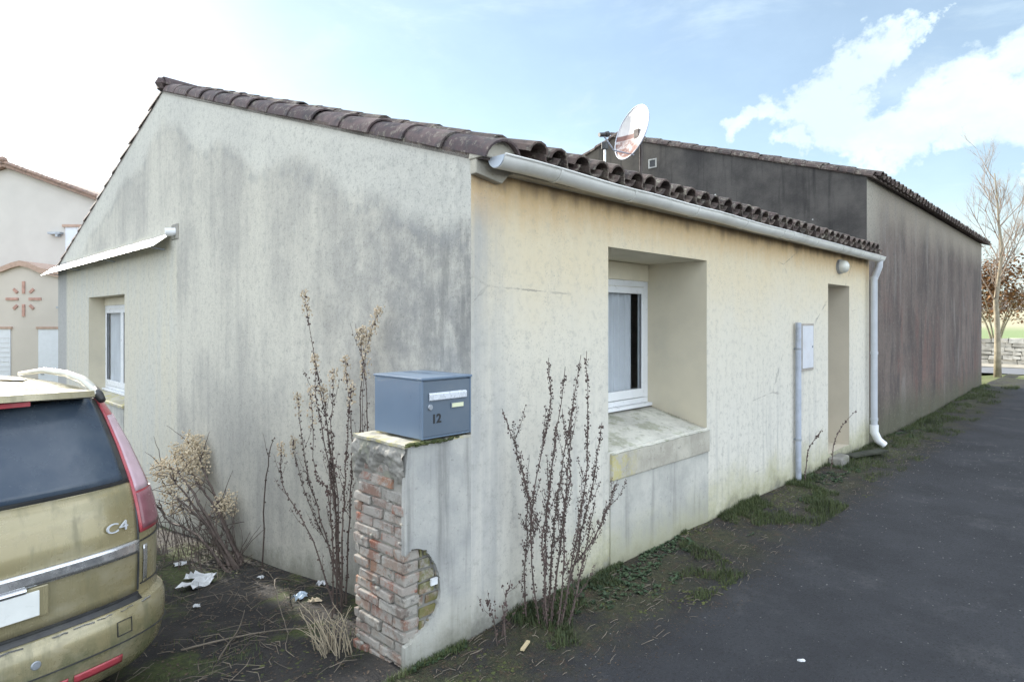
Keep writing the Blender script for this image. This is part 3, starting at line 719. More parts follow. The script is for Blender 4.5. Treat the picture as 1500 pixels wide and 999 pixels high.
while z < .62:
    hz = .025; u = UE+.06 - (.1 if row % 2 else 0)
    while u < -.2:
        L = rr(.10,.2); u2 = min(u+L, -.19)
        if u2-u > .03 and u2 > UE+.07: rough_brick(b, S_((max(u,UE+.10)+u2)/2, .045+rr(-.006,.008), z+hz), ((u2-max(u,UE+.10))/2-.005, .03, hz), .005)
        u = u2+.012
    z += .066; row += 1
b.build('exposed_brickwork', M['mossbrick'], stub, bevel=.005)
# crumbled mortar lumps on the upper end and loose stones
b = MB()
def cm(v, z):
    n_ = mnoise.noise(Vector((v*16, z*16, 1)))*.32 + mnoise.noise(Vector((v*38, z*38, 4)))*.38 + mnoise.noise(Vector((v*90, z*90, 7)))*.3
    edge = sm(.92, 1.04, z + .2*mnoise.noise(Vector((v*7, 3, 0))))
    return S_(UE + .035 - edge*.045 - n_*.030 + .02*sm(1.08,1.16,z), v, z)
nv2, nz2 = 60, 44
for i in range(nv2):
    for j in range(nz2):
        f_ = lambda i, j: cm(.004+(VW-.008)*i/nv2, .80+(.355)*j/nz2)
        b.quad(f_(i,j), f_(i+1,j), f_(i+1,j+1), f_(i,j+1))
for _ in range(26): b.blob(S_(UE+rr(.0,.02), rr(.02,.48), rr(-.05,.85)), rr(.012,.03), jit=.3, sq=(.5,1,.6))
b.build('crumbling_mortar', M['mortar'], stub, smooth=True, merge=True)
b = MB()
for _ in range(60): b.blob(S_(rr(UE,-.1), rr(-.012,.0), HT+.012+rr(-.008,.004)), rr(.008,.018), jit=.4, sq=(1.3,.8,.5))
b.build('moss', M['moss'], stub)
# ================================================================== MAILBOX
MBW, MBH, MBD = .345, .325, .44
mb = thing('mailbox', 'slate blue metal mailbox numbered 12 standing on the stub wall', 'mailbox', W(-.178, .0, HT+.026))
b = MB(); b.box((-MBW/2, .012, .0), (MBW/2, MBD, MBH-.012)); body = b.build('body', M['mailbox'], mb, bevel=.004)
b = MB(); b.box((-MBW/2-.006, -.012, MBH-.012), (MBW/2+.006, MBD+.006, MBH+.002)); b.build('lid', M['mailbox'], mb, bevel=.004)
b = MB(); b.box((-MBW/2+.010, -.004, .010), (MBW/2-.010, .012, MBH-.020)); md = b.build('door', M['mailboxdoor'], mb, bevel=.003)
b = MB(); b.box((-MBW/2, -.006, .0), (-MBW/2+.0095, .0115, MBH-.0125)); b.box((MBW/2-.0095, -.006, .0), (MBW/2, .0115, MBH-.0125)); b.box((-MBW/2+.01, -.003, .0), (MBW/2-.01, .0115, .0085)); b.build('rim', M['mailbox'], mb, bevel=.002)
b = MB(); b.prism([(-.128,-.007,.245),(-.128,-.016,.238),(-.128,-.016,.205),(-.128,-.007,.200)], (.262, 0, 0)); b.build('letter_flap', M['flap'], md, bevel=.002)
b = MB(); b.box((.022,-.009,.150),(.120,-.003,.182)); b.build('name_holder', M['mailboxdoor'], md, bevel=.001)
b = MB(); b.box((.030,-.011,.155),(.112,-.0092,.177)); b.build('name_card', M['cardlabel'], md)
b = MB(); b.lathe([(0,.008),(.013,.008),(.016,.004),(.016,0)], (-.118,-.004,.168), (0,-1,0), 20); b.build('lock', M['greymetal'], md, auto=30)
def text_mesh(s, size, mat, parent, loc, rot, name, ext=.0008, bold=.0, sx=1):
    cu = bpy.data.curves.new(name, 'FONT'); cu.body = s; cu.size = size; cu.extrude = ext; cu.offset = bold; cu.align_x = 'LEFT'
    o = bpy.data.objects.new('tmp', cu); COL.objects.link(o)
    me = bpy.data.meshes.new_from_object(o.evaluated_get(bpy.context.evaluated_depsgraph_get())); bpy.data.objects.remove(o)
    me.materials.clear(); me.materials.append(mat)
    n = bpy.data.objects.new(name, me); COL.objects.link(n); n.parent = parent; n.location = loc; n.rotation_euler = rot; n.scale = (sx,1,1); return n
text_mesh('12', .066, M['ink'], md, (-.108, -.0055, .082), (pi/2, 0, 0), 'house_number', bold=.0022)
# ================================================================== small fittings on the lane wall
lp = thing('bulkhead_lamp', 'round frosted bulkhead lamp on the wall above the doorway', 'lamp', W(6.30, 0, 2.49))
b = MB(); b.lathe([(.0,0),(.115,0),(.115,.03),(.09,.035),(.0,.035)], (0,0,0), (0,-1,0), 28, (1,.8)); b.build('base', M['greymetal'], lp, auto=30)
b = MB(); b.lathe([(.105,.03),(.104,.06),(.085,.095),(.05,.112),(0,.118)], (0,0,0), (0,-1,0), 28, (1,.8)); b.build('globe', M['lampglass'], lp, smooth=True)
mt = thing('meter_box', 'flat white meter cabinet with a stained frame recessed in the wall by the door', 'meter box', W(5.18, 0, 1.5))
b = MB(); b.box((-.19,-.012,-.27),(.19,.01,-.245)); b.box((-.19,-.012,.245),(.19,.01,.27)); b.box((-.19,-.012,-.245),(-.168,.01,.245)); b.box((.168,-.012,-.245),(.19,.01,.245)); b.build('frame', M['meterframe'], mt, bevel=.002)
b = MB(); b.box((-.166,-.018,-.243),(.166,.004,.243)); b.build('door', M['meter'], mt, bevel=.004)
b = MB(); b.lathe([(0,.006),(.012,.006),(.012,0)], (.13,-.018,0), (0,-1,0), 12); b.build('lock', M['greymetal'], mt)
cd = thing('conduit_pipe', 'upright pale metal conduit pipe running up the wall beside the meter cabinet', 'pipe', W(4.80, -.045, -.06))
b = MB(); b.tube([(0,0,-.02),(0,0,.9),(.0,0,1.84)], .031, 12); b.build('pipe', M['galv'], cd, auto=50)
for z in (.55, 1.55):
    b = MB(); b.tube([(0,0,z-.012),(0,0,z+.012)], .036, 12); b.box((-.008,.02,z-.012),(.008,.05,z+.012)); b.build('clip', M['greymetal'], cd)
st = thing('door_step', 'small worn concrete step below the doorway', 'step', W(6.3, -.1, .0))
b = MB(); b.prism([(-.42,-.06,-.05),(-.08,-.05,-.05),(.0,.099,-.05),(-.42,.099,-.05)], (0,0,.17)); b.build('slab', M['mortar'], st, bevel=.02)
cb = thing('drain_cover', 'flat dark board lying in the grass by the downpipe foot', 'board', W(6.75, -.19, .06), ROT-.3)
b = MB(); b.box((-.42,-.09,0),(.36,.05,.03)); b.build('board', M['darkboard'], cb, bevel=.006)
# ================================================================== satellite dish + post on the roof
dloc = W(5.2, 2.4, 4.48); nrm = Vector((-.904, -.427, .30)).normalized()
ds = bpy.data.objects.new('satellite_dish', None); COL.objects.link(ds); ds.location = dloc
ds.rotation_euler = (0, 0, atan2(nrm.y, nrm.x)); tag(ds, 'rust stained white satellite dish on a mast above the cream house roof', 'satellite dish')
til = .26; ax = Vector((cos(til), 0, sin(til))); upv = Vector((-sin(til), 0, cos(til))); sv = Vector((0,1,0))
def dishP(r, q, off=0): 
    return ax*(-.10 + .10*(r/.40)**2 + off) + sv*(r*cos(q)*.93) + upv*(r*sin(q))
b = MB(); NR, NQ = 8, 40; pts = [dishP(.40*i/NR, 2*pi*k/NQ) for i in range(NR+1) for k in range(NQ)]
b.add(pts, [(i*NQ+k, i*NQ+(k+1)%NQ, (i+1)*NQ+(k+1)%NQ, (i+1)*NQ+k) for i in range(NR) for k in range(NQ)])
b.build('reflector', M['dish'], ds, smooth=True, solid=.004)
b = MB(); b.tube([dishP(.402, 2*pi*k/40) for k in range(41)], .009, 6, False); b.build('rim', M['galv'], ds, smooth=True)
b = MB(); b.tube([ax*-.12 + upv*-.30, ax*.22 + upv*-.36, ax*.44 + upv*-.22], .011, 6); b.build('feed_arm', M['galv'], ds)
b = MB(); b.tube([ax*.40 + upv*-.20, ax*.50 + upv*-.245], .030, 10); b.tube([ax*.36 + upv*-.175, ax*.40 + upv*-.20], .040, 10); b.build('receiver', M['blackplastic'], ds)
b = MB(); b.tube([(-.16,0,-1.15),(-.16,0,.05)], .022, 8); b.obox((-.12,0,-.02), (.045,0,0), (0,.05,0), (0,0,.07)); b.build('mast', M['darkmast'], ds)
ap = thing('roof_post', 'thin pale post with a black cap on the roof left of the satellite dish', 'post', W(3.33, 1.5, 3.2))
b = MB(); b.tube([(0,0,-.1),(0,0,.50)], .012, 8); b.build('pole', M['white'], ap)
b = MB(); b.box((-.028,-.028,.50),(.028,.028,.58)); b.build('cap', M['blackplastic'], ap, bevel=.004)
# ================================================================== BUILDING 2
h2 = thing('brown_barn', 'long barn with blackened gable and streaked brown lane wall behind the cream house', 'barn', W(7.6, .03, 0))
def B(u, v, z): return (u-7.6, v-.03, z)
UB, UF = 7.6, 17.25; ZN, ZF = 3.86, 3.72; A2 = (4.4, 5.30)
b = MB(); b.quad(B(UB,.03,-.5), B(UF,.03,-.5), B(UF,.03,ZF), B(UB,.03,ZN)); b.quad(B(UF,.03,-.5), B(UF,8.8,-.5), B(UF,8.8,ZF), B(UF,A2[0],A2[1]), B(UF,.03,ZF))
b.build('lane_wall', M['brown'], h2)
b = MB(); b.quad(B(UB,.03,-.5), B(UB,8.8,-.5), B(UB,8.8,3.85), B(UB,A2[0],A2[1]), B(UB,.03,ZN)); b.quad(B(UB,8.8,-.5),B(UF,8.8,-.5),B(UF,8.8,3.85),B(UB,8.8,3.85)); b.build('gable_wall', M['dark'], h2)
s2 = (A2[1]-ZN)/(A2[0]-.03); sd = Vector((0,1,s2)).normalized(); nu_ = Vector((0,-s2,1)).normalized()
b = MB()
def rz(u, v): 
    zn = ZN + (ZF-ZN)*(u-UB)/(UF-UB); return zn + (A2[1]-zn)*(v-.03)/(A2[0]-.03) if v < A2[0] else A2[1] + (3.85-A2[1])*(v-A2[0])/(8.8-A2[0])
b.prism([B(UB-.02,-.06,rz(UB,-.06)),B(UB-.02,A2[0],A2[1]),B(UB-.02,8.9,3.82),B(UB-.02,8.9,3.86),B(UB-.02,A2[0],A2[1]+.035),B(UB-.02,-.06,rz(UB,-.06)+.03)], (UF-UB+.06,0,-.06)); b.build('roof', M['tiles'], h2)
b = MB(); u = UB+.16
while u < UF+.05:
    for j in range(13):
        vv = -.12+rr(-.015,.015) + j*.36
        if vv > A2[0]-.1: break
        barrel(b, Vector(B(u, vv, rz(u, vv)+.055)), sd, (1,0,0), nu_, .42, .092, .075, 5, True, .008)
    barrel(b, Vector(B(u+.11, -.14, rz(u, -.12)+.085)), sd, (1,0,0), nu_, .9, .08, .09, 4, False, .004)
    u += .22
b.build('roof_tiles', M['tiles'], h2)
b = MB()
nb = 19; e = sqrt(1+s2*s2)*4.45/nb
for j in range(nb): barrel(b, Vector(B(UB+.05, -.05, rz(UB,-.05)+.012)) + sd*(e*j) , sd, (1,0,0), nu_, e+.05, .100, .078, 7, True, .006)
for j in range(14): 
    vv = 8.8-.33*j; barrel(b, Vector(B(UB+.05, vv, rz(UB, vv)+.012)), Vector((0,-1,.31)).normalized(), (1,0,0), (0,0,1), .38, .1, .08, 6, True, .006)
b.build('verge_tiles', M['tiles'], h2)
b = MB(); vy = 3.55; vz = 4.66
for a in ((-.085,-.075,-.085,.085),(-.085,.075,.085,.085),(.075,-.075,-.085,.085),): pass
b.box(B(UB-.015,vy-.085,vz-.085), B(UB,vy+.085,vz-.06)); b.box(B(UB-.015,vy-.085,vz+.06), B(UB,vy+.085,vz+.085)); b.box(B(UB-.015,vy-.085,vz-.06), B(UB,vy-.06,vz+.06)); b.box(B(UB-.015,vy+.06,vz-.06), B(UB,vy+.085,vz+.06))
vf = b.build('vent_frame', M['apron'], h2)
b = MB(); b.box(B(UB-.006,vy-.059,vz-.059), B(UB,vy+.059,vz+.059)); b.build('vent_grille', M['blackplastic'], vf)
# ================================================================== NEIGHBOUR HOUSES (left, beyond the yard) - world axes
def roofslab(b, x0, z0, x1, z1, y0, y1, th):
    b.prism([(x0,y0,z0),(x1,y0,z1),(x1,y0,z1+th),(x0,y0,z0+th)], (0, y1-y0, 0))
GZ = -.95
nh = thing('two_storey_house', 'pale two storey house with a tiled gable roof beyond the yard', 'house', Vector((-20.4, 25.5, GZ)), 0)
def ZP(py, d): return 1.8 + (470-py)/924*d - GZ
b = MB()
xa = 0.0; za = ZP(247, 25.5); xr = 4.2; zr = za - .36*4.2
b.prism([(-6,0,0),(xr,0,0),(xr,0,zr),(xa,0,za),(-6,0,za-.36*6)], (0, 9, 0)); b.build('walls', M['nwall'], nh)
b = MB(); roofslab(b, xa, za+.02, xr+.5, zr-.16, -.25, 9.2, .16); roofslab(b, -6.5, za-.36*6.5+.02, xa, za+.02, -.25, 9.2, .16); rf2 = b.build('roof', M['ntile'], nh)
b = MB()
for i in range(24):
    for sgn, xe in ((1, xr+.5),):
        t = i/24; x = xa + (xe-xa)*t; z = za+.18-(.36*(xe-xa)+.02)*t
        barrel(b, (x, -.2, z), Vector((1,0,-.36)).normalized(), (0,1,0), (0,0,1), .24, .11, .13, 6, True, .004)
b.blob((xa,-.22,za+.26), .17, jit=.1); b.build('verge_tiles', M['ntile'], nh)
# window with a shutter on the upper floor
wx = (-655/924*25.5)+20.4; wz1 = ZP(333, 25.5)
b = MB(); b.box((wx+.05,-.04,wz1-1.9),(wx+1.6,.05,wz1)); wn = b.build('window', M['ndoor'], nh)
b = MB(); b.box((wx-.05,-.10,wz1),(wx+1.9,-.0,wz1+.10)); b.build('lintel', M['band'], wn)
b = MB(); b.box((wx-.55,-.22,wz1-.30),(wx-.05,-.0,wz1-.22)); b.box((wx-.25,-.2,wz1-.40),(wx-.15,0,wz1-.3)); b.build('awning_bracket', M['greymetal'], nh)
gh = thing('garage_annex', 'low garage with a curved gable and a red brick star on its front', 'garage', Vector((-15.3, 21.5, GZ)), 0)
d = 21.5
def XP(px): return (px-750)/924*d + 15.3
b = MB(); arch = []
for px, py in ((-220,440),(-100,418),(-20,403),(5,398),(20,392),(32,389),(45,392),(60,399),(90,406),(130,412),(170,420)):
    arch.append((XP(px), 0, ZP(py, d)))
D0, D1x = XP(57), XP(101); DL0, DL1 = XP(-90), XP(16); dz = ZP(482, d)
b.prism([(XP(-220),0,0)] + arch + [(XP(170),0,0)], (0, 3.9, 0)); b.build('walls', M['nwall2'], gh)
b = MB()
for (p, q) in zip(arch[:-1], arch[1:]):
    b.prism([(p[0],-.12,p[2]-.02),(q[0],-.12,q[2]-.02),(q[0],-.12,q[2]+.16),(p[0],-.12,p[2]+.16)], (0, 4.0, 0))
b.build('roof', M['band'], gh)
for (x0, x1, nm) in ((D0, D1x, 'door'), (DL0, DL1, 'garage_door')):
    b = MB(); b.box((x0,-.03,0),(x1,.03,dz)); dd = b.build(nm, M['ndoor'], gh)
    b = MB(); b.box((x0-.06,-.06,dz),(x1+.06,-.0,dz+.08)); b.build('lintel', M['band'], dd)
    if nm == 'garage_door':
        b = MB()
        for k in range(14): b.box((x0+.02,-.042,.08+k*.16),(x1-.02,-.03,.10+k*.16))
        b.build('slats', M['meter'], dd)
    else:
        b = MB(); b.box((x0+.10,-.06,.92),(x0+.2,-.03,1.08)); b.build('handle', M['greymetal'], dd)
sx, sz = XP(35), ZP(438, d)
b = MB()
for k in range(8):
    a = k*pi/4; r0, r1 = (.18, .60) if k % 2 == 0 else (.30, .48)
    dx, dzz = cos(a), sin(a); c = (sx + dx*(r0+r1)/2, -.015, sz + dzz*(r0+r1)/2)
    b.obox(c, (dx*(r1-r0)/2, 0, dzz*(r1-r0)/2), (0,.02,0), (-dzz*.045, 0, dx*.045))
b.build('brick_star', M['redbrick'], gh)
b = MB(); b.box((XP(85),-.1,ZP(452,d)),(XP(88),0,ZP(449,d))); b.build('wall_hook', M['greymetal'], gh)
ob = thing('shade_building', 'tall pale building with a tiled roof added out of view on the left to shade the yard', 'building', W(-4.2, 18.5, -.8))  # added beyond the left edge of view so its shadow covers the yard
b = MB(); b.prism([(-4,-1.6,0),(-4,-1.6,5.6),(-4,.2,6.9),(-4,2,5.6),(-4,2,0)], (7.85,0,0)); b.build('walls', M['nwall'], ob)
b = MB(); b.prism([(-4.1,-1.8,5.5),(-4.1,.2,6.95),(-4.1,2.2,5.5),(-4.1,2.2,5.7),(-4.1,.2,7.2),(-4.1,-1.8,5.7)], (8.0,0,0)); b.build('roof', M['ntile'], ob)
# low dark hedge seen just over the car roof
hd = MB()
for _ in range(2600):
    c = Vector((rr(-1.2,1.2), rr(-.35,.35), rr(0,.95))); a = Vector((rr(-1,1),rr(-1,1),rr(-1,1)))*.05; q = Vector((rr(-1,1),rr(-1,1),rr(-1,1)))*.05
    hd.quad(c-a, c+q, c+a, c-q)
for _ in range(40): hd.tube([(rr(-1.2,1.2), rr(-.3,.3), 0), (rr(-1.2,1.2), rr(-.3,.3), .9)], .006, 4)
hb = hd.build('low_hedge', M['hedge'], org=Vector((-12.2, 17, GZ+.0)), rot=0, fix=False); tag(hb, 'low dark hedge below the garage seen over the car roof', 'hedge')
# ================================================================== CAR
CO = Vector((-2.21, 2.56, -.215)); CROT = atan2(.818, .575)
def interp(tb, z):
    if z <= tb[0][0]: return tb[0][1]
    for (a, p), (b_, q) in zip(tb[:-1], tb[1:]):
        if z <= b_:
            t = (z-a)/(b_-a); return p + (q-p)*t
    return tb[-1][1]
YR = [(.24,.14),(.28,.07),(.36,.02),(.46,.0),(.57,.012),(.605,.03),(.62,.075),(.64,.085),(.80,.075),(.95,.08),(1.1,.105),(1.19,.135),(1.35,.22),(1.5,.32),(1.6,.40),(1.64,.47),(1.67,.62),(1.69,.9)]
WW = [(.24,.82),(.34,.885),(.5,.915),(.6,.915),(.62,.905),(.9,.905),(1.05,.885),(1.19,.85),(1.35,.815),(1.5,.775),(1.6,.74),(1.64,.70),(1.67,.62),(1.69,.46)]
YF = [(.24,4.25),(.4,4.5),(.6,4.52),(.8,4.38),(.95,4.05),(1.05,3.65),(1.19,3.35),(1.35,3.05),(1.5,2.75),(1.6,2.5),(1.64,2.35),(1.67,2.1),(1.69,1.8)]
NE = 3.4
def surf(q, z, off=0):
    """q 0..1: centre of the rear to the right side, negative = left"""
    def P(q, z):
        a = abs(q)*pi/2; w = interp(WW, z); L = .42 if z < 1.2 else .42 + .1*(z-1.2)
        x = w*sin(a)**(2/NE) if a > 0 else 0; y = interp(YR, z) + L*(1 - max(0, cos(a))**(2/NE))
        return Vector((x if q >= 0 else -x, y, z))
    p = P(q, z)
    if off:
        e = .01; q1 = min(1, q+e); q0 = q1-2*e
        n = (P(q1, z)-P(q0, z)).cross(P(q, z+.015)-P(q, z-.015)); n.normalize(); p = p + n*off
    return p
def qx(x, z):
    w = interp(WW, z); return math.asin(min(1, (abs(x)/w))**(NE/2))/(pi/2)*(1 if x >= 0 else -1)
car = thing('parked_car', 'dirty olive green family car parked beside the gable with its tailgate towards us', 'car', CO, CROT)
ZL = [.24,.26,.28,.32,.36,.41,.46,.52,.57,.59,.605,.612,.62,.64,.70,.76,.80,.88,.95,1.0,1.05,1.1,1.15,1.19,1.25,1.3,1.35,1.4,1.45,1.5,1.55,1.6,1.62,1.64,1.655,1.67,1.68,1.69]
b = MB(); ring = []
def ringpts(z):
    pts = [surf(i/16, z) for i in range(17)]; w = interp(WW, z); yf = interp(YF, z); y0 = pts[-1].y; Lf = .9
    ys = frange(y0, yf-Lf, (yf-Lf-y0)/12)[1:]; pts += [Vector((w, y, z)) for y in ys]
    for i in range(1, 13):
        a = pi/2*i/12; pts.append(Vector((w*cos(a)**(2/2.6) if i < 12 else 0, yf - Lf + Lf*sin(a)**(2/2.6), z)))
    left = [Vector((-p.x, p.y, p.z)) for p in pts[1:-1]][::-1]
    return pts + left
rings = [ringpts(z) for z in ZL]; n = len(rings[0])
b.add([p for r in rings for p in r], [(i*n+k, i*n+(k+1)%n, (i+1)*n+(k+1)%n, (i+1)*n+k) for i in range(len(rings)-1) for k in range(n)])
top = len(b.v); tc_ = [Vector((p.x*.5, (p.y-1.35)*.6+1.35, 1.705)) for p in rings[-1]]; b.v += [tuple(p) for p in tc_]
o_ = (len(rings)-1)*n
for k in range(n): b.f.append((o_+k, o_+(k+1)%n, top+(k+1)%n, top+k)); b.m.append(0)
b.f.append(tuple(top+k for k in range(n))); b.m.append(0); b.f.append(tuple(range(n))); b.m.append(0)
b.build('body', M['carpaint'], car, auto=32)
def patch(name, mat, parent, z0, z1, qa, qb, off, nx=10, nz=10, th=.0, bev=0):
    b = MB(); P = []
    for j in range(nz+1):
        z = z0 + (z1-z0)*j/nz; a, c = qa(z), qb(z)
        for i in range(nx+1): P.append(surf(a+(c-a)*i/nx, z, off))
    b.add(P, [(j*(nx+1)+i, j*(nx+1)+i+1, (j+1)*(nx+1)+i+1, (j+1)*(nx+1)+i) for j in range(nz) for i in range(nx)])
    return b.build(name, mat, parent, smooth=True, solid=th or .004, fix=False)
def lin(z, z0, a, z1, c): t = (z-z0)/(z1-z0); return a+(c-a)*t
# tailgate: glass, dark surround, chrome strip, seams
tg = patch('tailgate', M['carpaint'], car, .635, 1.18, lambda z: qx(-.708, z), lambda z: qx(.708, z), .007, 40, 14)
patch('window_surround', M['blackplastic'], tg, 1.185, 1.615, lambda z: qx(-lin(z,1.185,.715,1.615,.66), z), lambda z: qx(lin(z,1.185,.715,1.615,.66), z), .006, 40, 12)
patch('rear_window', M['carglass'], tg, 1.20, 1.60, lambda z: qx(-lin(z,1.2,.665,1.6,.63), z), lambda z: qx(lin(z,1.2,.665,1.6,.63), z), .012, 40, 12)
def strip_(name, mat, parent, z0, z1, x0, x1, off, th):
    return patch(name, mat, parent, z0, z1, lambda z: qx(x0, z), lambda z: qx(x1, z), off, 30, 4, th)
strip_('chrome_strip', M['chrome'], tg, .842, .905, -.70, .70, .030, .024)
def seam(parent, pts, r=.0045, name='seam'):
    b = MB(); b.tube([surf(q, z, .004) for q, z in pts], r, 5); return b.build(name, M['blackplastic'], parent)
for s_ in (-1, 1):
    seam(car, [(qx(s_*.716, z), z) for z in frange(.64, 1.17, .05)], .006)
    seam(car, [(s_*(abs(qx(.722, .86)) + (1-abs(qx(.722, .86)))*i/10), .885+.02*i/10) for i in range(11)], .004)
    seam(car, [(s_*(abs(qx(.74, .6)) + (1-abs(qx(.74, .6)))*i/10), .665) for i in range(11)], .004)
    # tail light: red top, milky middle stripe, dark red foot
    inner = lambda z: qx(lin(z, .93, .725, 1.60, .665), z)
    outer = lambda z: lin(z, .93, .955, 1.60, .90)
    sg = lambda f: (lambda z: s_*f(z))
    tl = patch('tail_light', M['redlens'], car, .93 if s_ > 0 else .93, 1.60, sg(inner), sg(outer), .012, 10, 24, .010)
    patch('milky_lens', M['clearlens'], tl, 1.13, 1.50, sg(lambda z: inner(z)+.02), sg(lambda z: inner(z)+(outer(z)-inner(z))*.50), .016, 6, 14)
    patch('smoked_lens', M['darklens'], tl, .945, 1.12, sg(lambda z: inner(z)+.02), sg(lambda z: outer(z)-.03), .016, 8, 8)
    patch('corner_highlight', M['chrome'], car, .67, .86, sg(lambda z: qx(.745, z)), sg(lambda z: qx(.768, z)), .008, 3, 8)  # silver strip stands in for the bright highlight down the bumper corner
    b = MB(); b.tube([(s_*.655,.47,1.615),(s_*.665,.54,1.65),(s_*.665,.66,1.69),(s_*.655,.85,1.715),(s_*.645,1.15,1.72),(s_*.63,1.5,1.685)], [.018,.022,.022,.019,.016,.012], 10)
    b.build('roof_rail', M['rail'], car, smooth=True)
    b = MB(); b.tube([(s_*.667,.53,1.643),(s_*.668,.47,1.615),(s_*.672,.44,1.59)], [.024,.024,.018], 8); b.build('rail_foot', M['blackplastic'], car, smooth=True)
    for yy in (.95, 3.62):   # wheels
        wl = bpy.data.objects.new('wheel', None); COL.objects.link(wl); wl.parent = car; wl.location = (s_*.79, yy, .315)
        b = MB(); b.lathe([(.20,-.10),(.27,-.105),(.31,-.09),(.318,-.05),(.318,.05),(.31,.09),(.27,.105),(.20,.10)], (0,0,0), (1,0,0), 36); b.build('tyre', M['rubber'], wl, auto=40)
        b = MB(); b.lathe([(.0,.07),(.05,.08),(.19,.06),(.205,.09)], (0,0,0), (s_,0,0), 36); b.lathe([(.205,-.09),(.205,.09)], (0,0,0), (s_,0,0), 36); b.build('rim', M['greymetal'], wl, auto=40)
seam(car, [(qx(x, .628), .628) for x in frange(-.71, .71, .1)], .008)
seam(car, [(i/20, .455) for i in range(-20, 21)], .0035)
# worn silver scuffs on the bumper ledge
patch('bumper_step', M['blackplastic'], car, .608, .632, lambda z: qx(-.72, z), lambda z: qx(.72, z), .003, 30, 2)
b = MB(); x = -.7
while x < .86:
    L = rr(.03, .12)
    if R() < .7:
        b = MB(); b.tube([surf(qx(min(x+L*i/4, .89), .597), .597+rr(-.003,.003), .003) for i in range(5)], rr(.002,.0045), 5); b.build('paint_scuff', M['chrome'], car)
    x += L + rr(.01,.05)
for s_ in (-1, 1):
    def rf_(x0, x1, z0, z1, off=.008): return patch('reflector', M['redlens'], car, z0, z1, lambda z: qx(s_*x0, z), lambda z: qx(s_*x1, z), off, 8, 3)
    rf_(.385, .60, .355, .395); rf_(.32, .36, .35, .395)
for x in (-.235, .235):
    p = surf(qx(x, .51), .51, .001); b = MB(); b.lathe([(0,.004),(.016,.004),(.020,0)], p, (0,-1,0), 18); b.build('parking_sensor', M['greymetal'], car, auto=30)
b = MB(); q0 = qx(.575,.52); q1 = qx(.645,.52)
b.tube([surf(q0,.49,.003), surf(q1,.49,.003), surf(q1,.555,.003), surf(q0,.555,.003), surf(q0,.49,.003)], .0028, 5); b.build('tow_cover_seam', M['blackplastic'], car)
# number plate + recess
b = MB(); b.box((-.30,.052,.70),(.30,.064,.838)); pr_ = b.build('plate_recess', M['carpaint'], tg, bevel=.01)
b = MB(); b.box((-.26,.040,.712),(.26,.051,.822)); np_ = b.build('number_plate', M['plate'], tg, bevel=.002)
b = MB(); b.box((-.258,.038,.714),(-.218,.0399,.820)); b.build('blue_band', M['blue'], np_)
b = MB(); b.tube([(-.21,.044,.835),(.21,.044,.835)], .012, 8); b.build('plate_lamp_bar', M['chrome'], tg)
p = surf(qx(.545, 1.0), 1.0, .012); p2 = surf(qx(.66, 1.0), 1.0, .012)
an = atan2(p2.y-p.y, p2.x-p.x)
text_mesh('C4', .066, M['flap'], tg, (p.x, p.y-.012, .975), (pi/2-.08, 0, an), 'model_badge', ext=.004, bold=.0, sx=1.45)
# spoiler lip, brake light
b = MB(); n = 24; pts = []
for i in range(n+1):
    x = -.60 + 1.2*i/n; k = abs(x)/.60
    yb = .245 + .10*k**3; zz = 1.645 - .02*k**2
    pts += [(x, yb, zz), (x, yb+.01, zz+.03), (x, yb+.25, 1.683-.035*k**3), (x, .75, 1.695-.05*k**3), (x, .75, 1.62), (x, yb+.06, zz-.012)]
b.add(pts, [(6*i+k, 6*i+(k+1)%6, 6*(i+1)+(k+1)%6, 6*(i+1)+k) for i in range(n) for k in range(6)] + [tuple(range(6)), tuple(6*n+k for k in range(6))[::-1]])
sp = b.build('spoiler', M['carpaint'], car, auto=40)
b = MB(); b.box((-.30,.272,1.613),(.30,.34,1.636)); b.build('brake_light', M['redlens'], sp, bevel=.003)
b = MB(); b.box((-.5,.35,.27),(.5,.9,.32)); b.build('underbody', M['blackplastic'], car)
# side windows and lamps (seen only from other places)
for s_ in (-1, 1):
    b = MB(); P = []
    for j in range(9):
        z = 1.10 + .45*j/8; w = interp(WW, z) + .004
        for i in range(13): y = (.75+.1*j/8) + (lin(z,1.1,3.1,1.55,2.35) - .8)*i/12; P.append((s_*w, y, z))
    b.add(P, [(j*13+i, j*13+i+1, (j+1)*13+i+1, (j+1)*13+i) for j in range(8) for i in range(12)]); b.build('side_window', M['carglass'], car, solid=.004)

# ================================================================== VEGETATION
def stem(b, pts, r0, r1, seg=5, wob=.006):
    """smooth tapered stem through pts, returns the sampled path"""
    P = [Vector(p) for p in pts]; out = []
    for i in range(len(P)-1):
        p0 = P[max(i-1,0)]; p1 = P[i]; p2 = P[i+1]; p3 = P[min(i+2, len(P)-1)]
        for k in range(seg):
            t = k/seg; q = .5*((2*p1)+(p2-p0)*t+(2*p0-5*p1+4*p2-p3)*t*t+(-p0+3*p1-3*p2+p3)*t**3)
            out.append(q + Vector((rr(-wob,wob), rr(-wob,wob), 0)))
    out.append(P[-1]); n = len(out)
    b.tube(out, [r0+(r1-r0)*i/(n-1) for i in range(n)], 5); return out
def pods(b, path, t0, t1, dens, r, spread=.012):
    L = sum((path[i+1]-path[i]).length for i in range(len(path)-1)); N_ = int(L*dens*(t1-t0))
    for _ in range(N_):
        t = rr(t0, t1)*(len(path)-1); i = min(int(t), len(path)-2); p = path[i].lerp(path[i+1], t-i)
        q = p + Vector((rr(-1,1), rr(-1,1), rr(-.5,.5)))*spread; b.blob(q, rr(.5,1.2)*r, jit=.4, sq=(1,1,1.3))
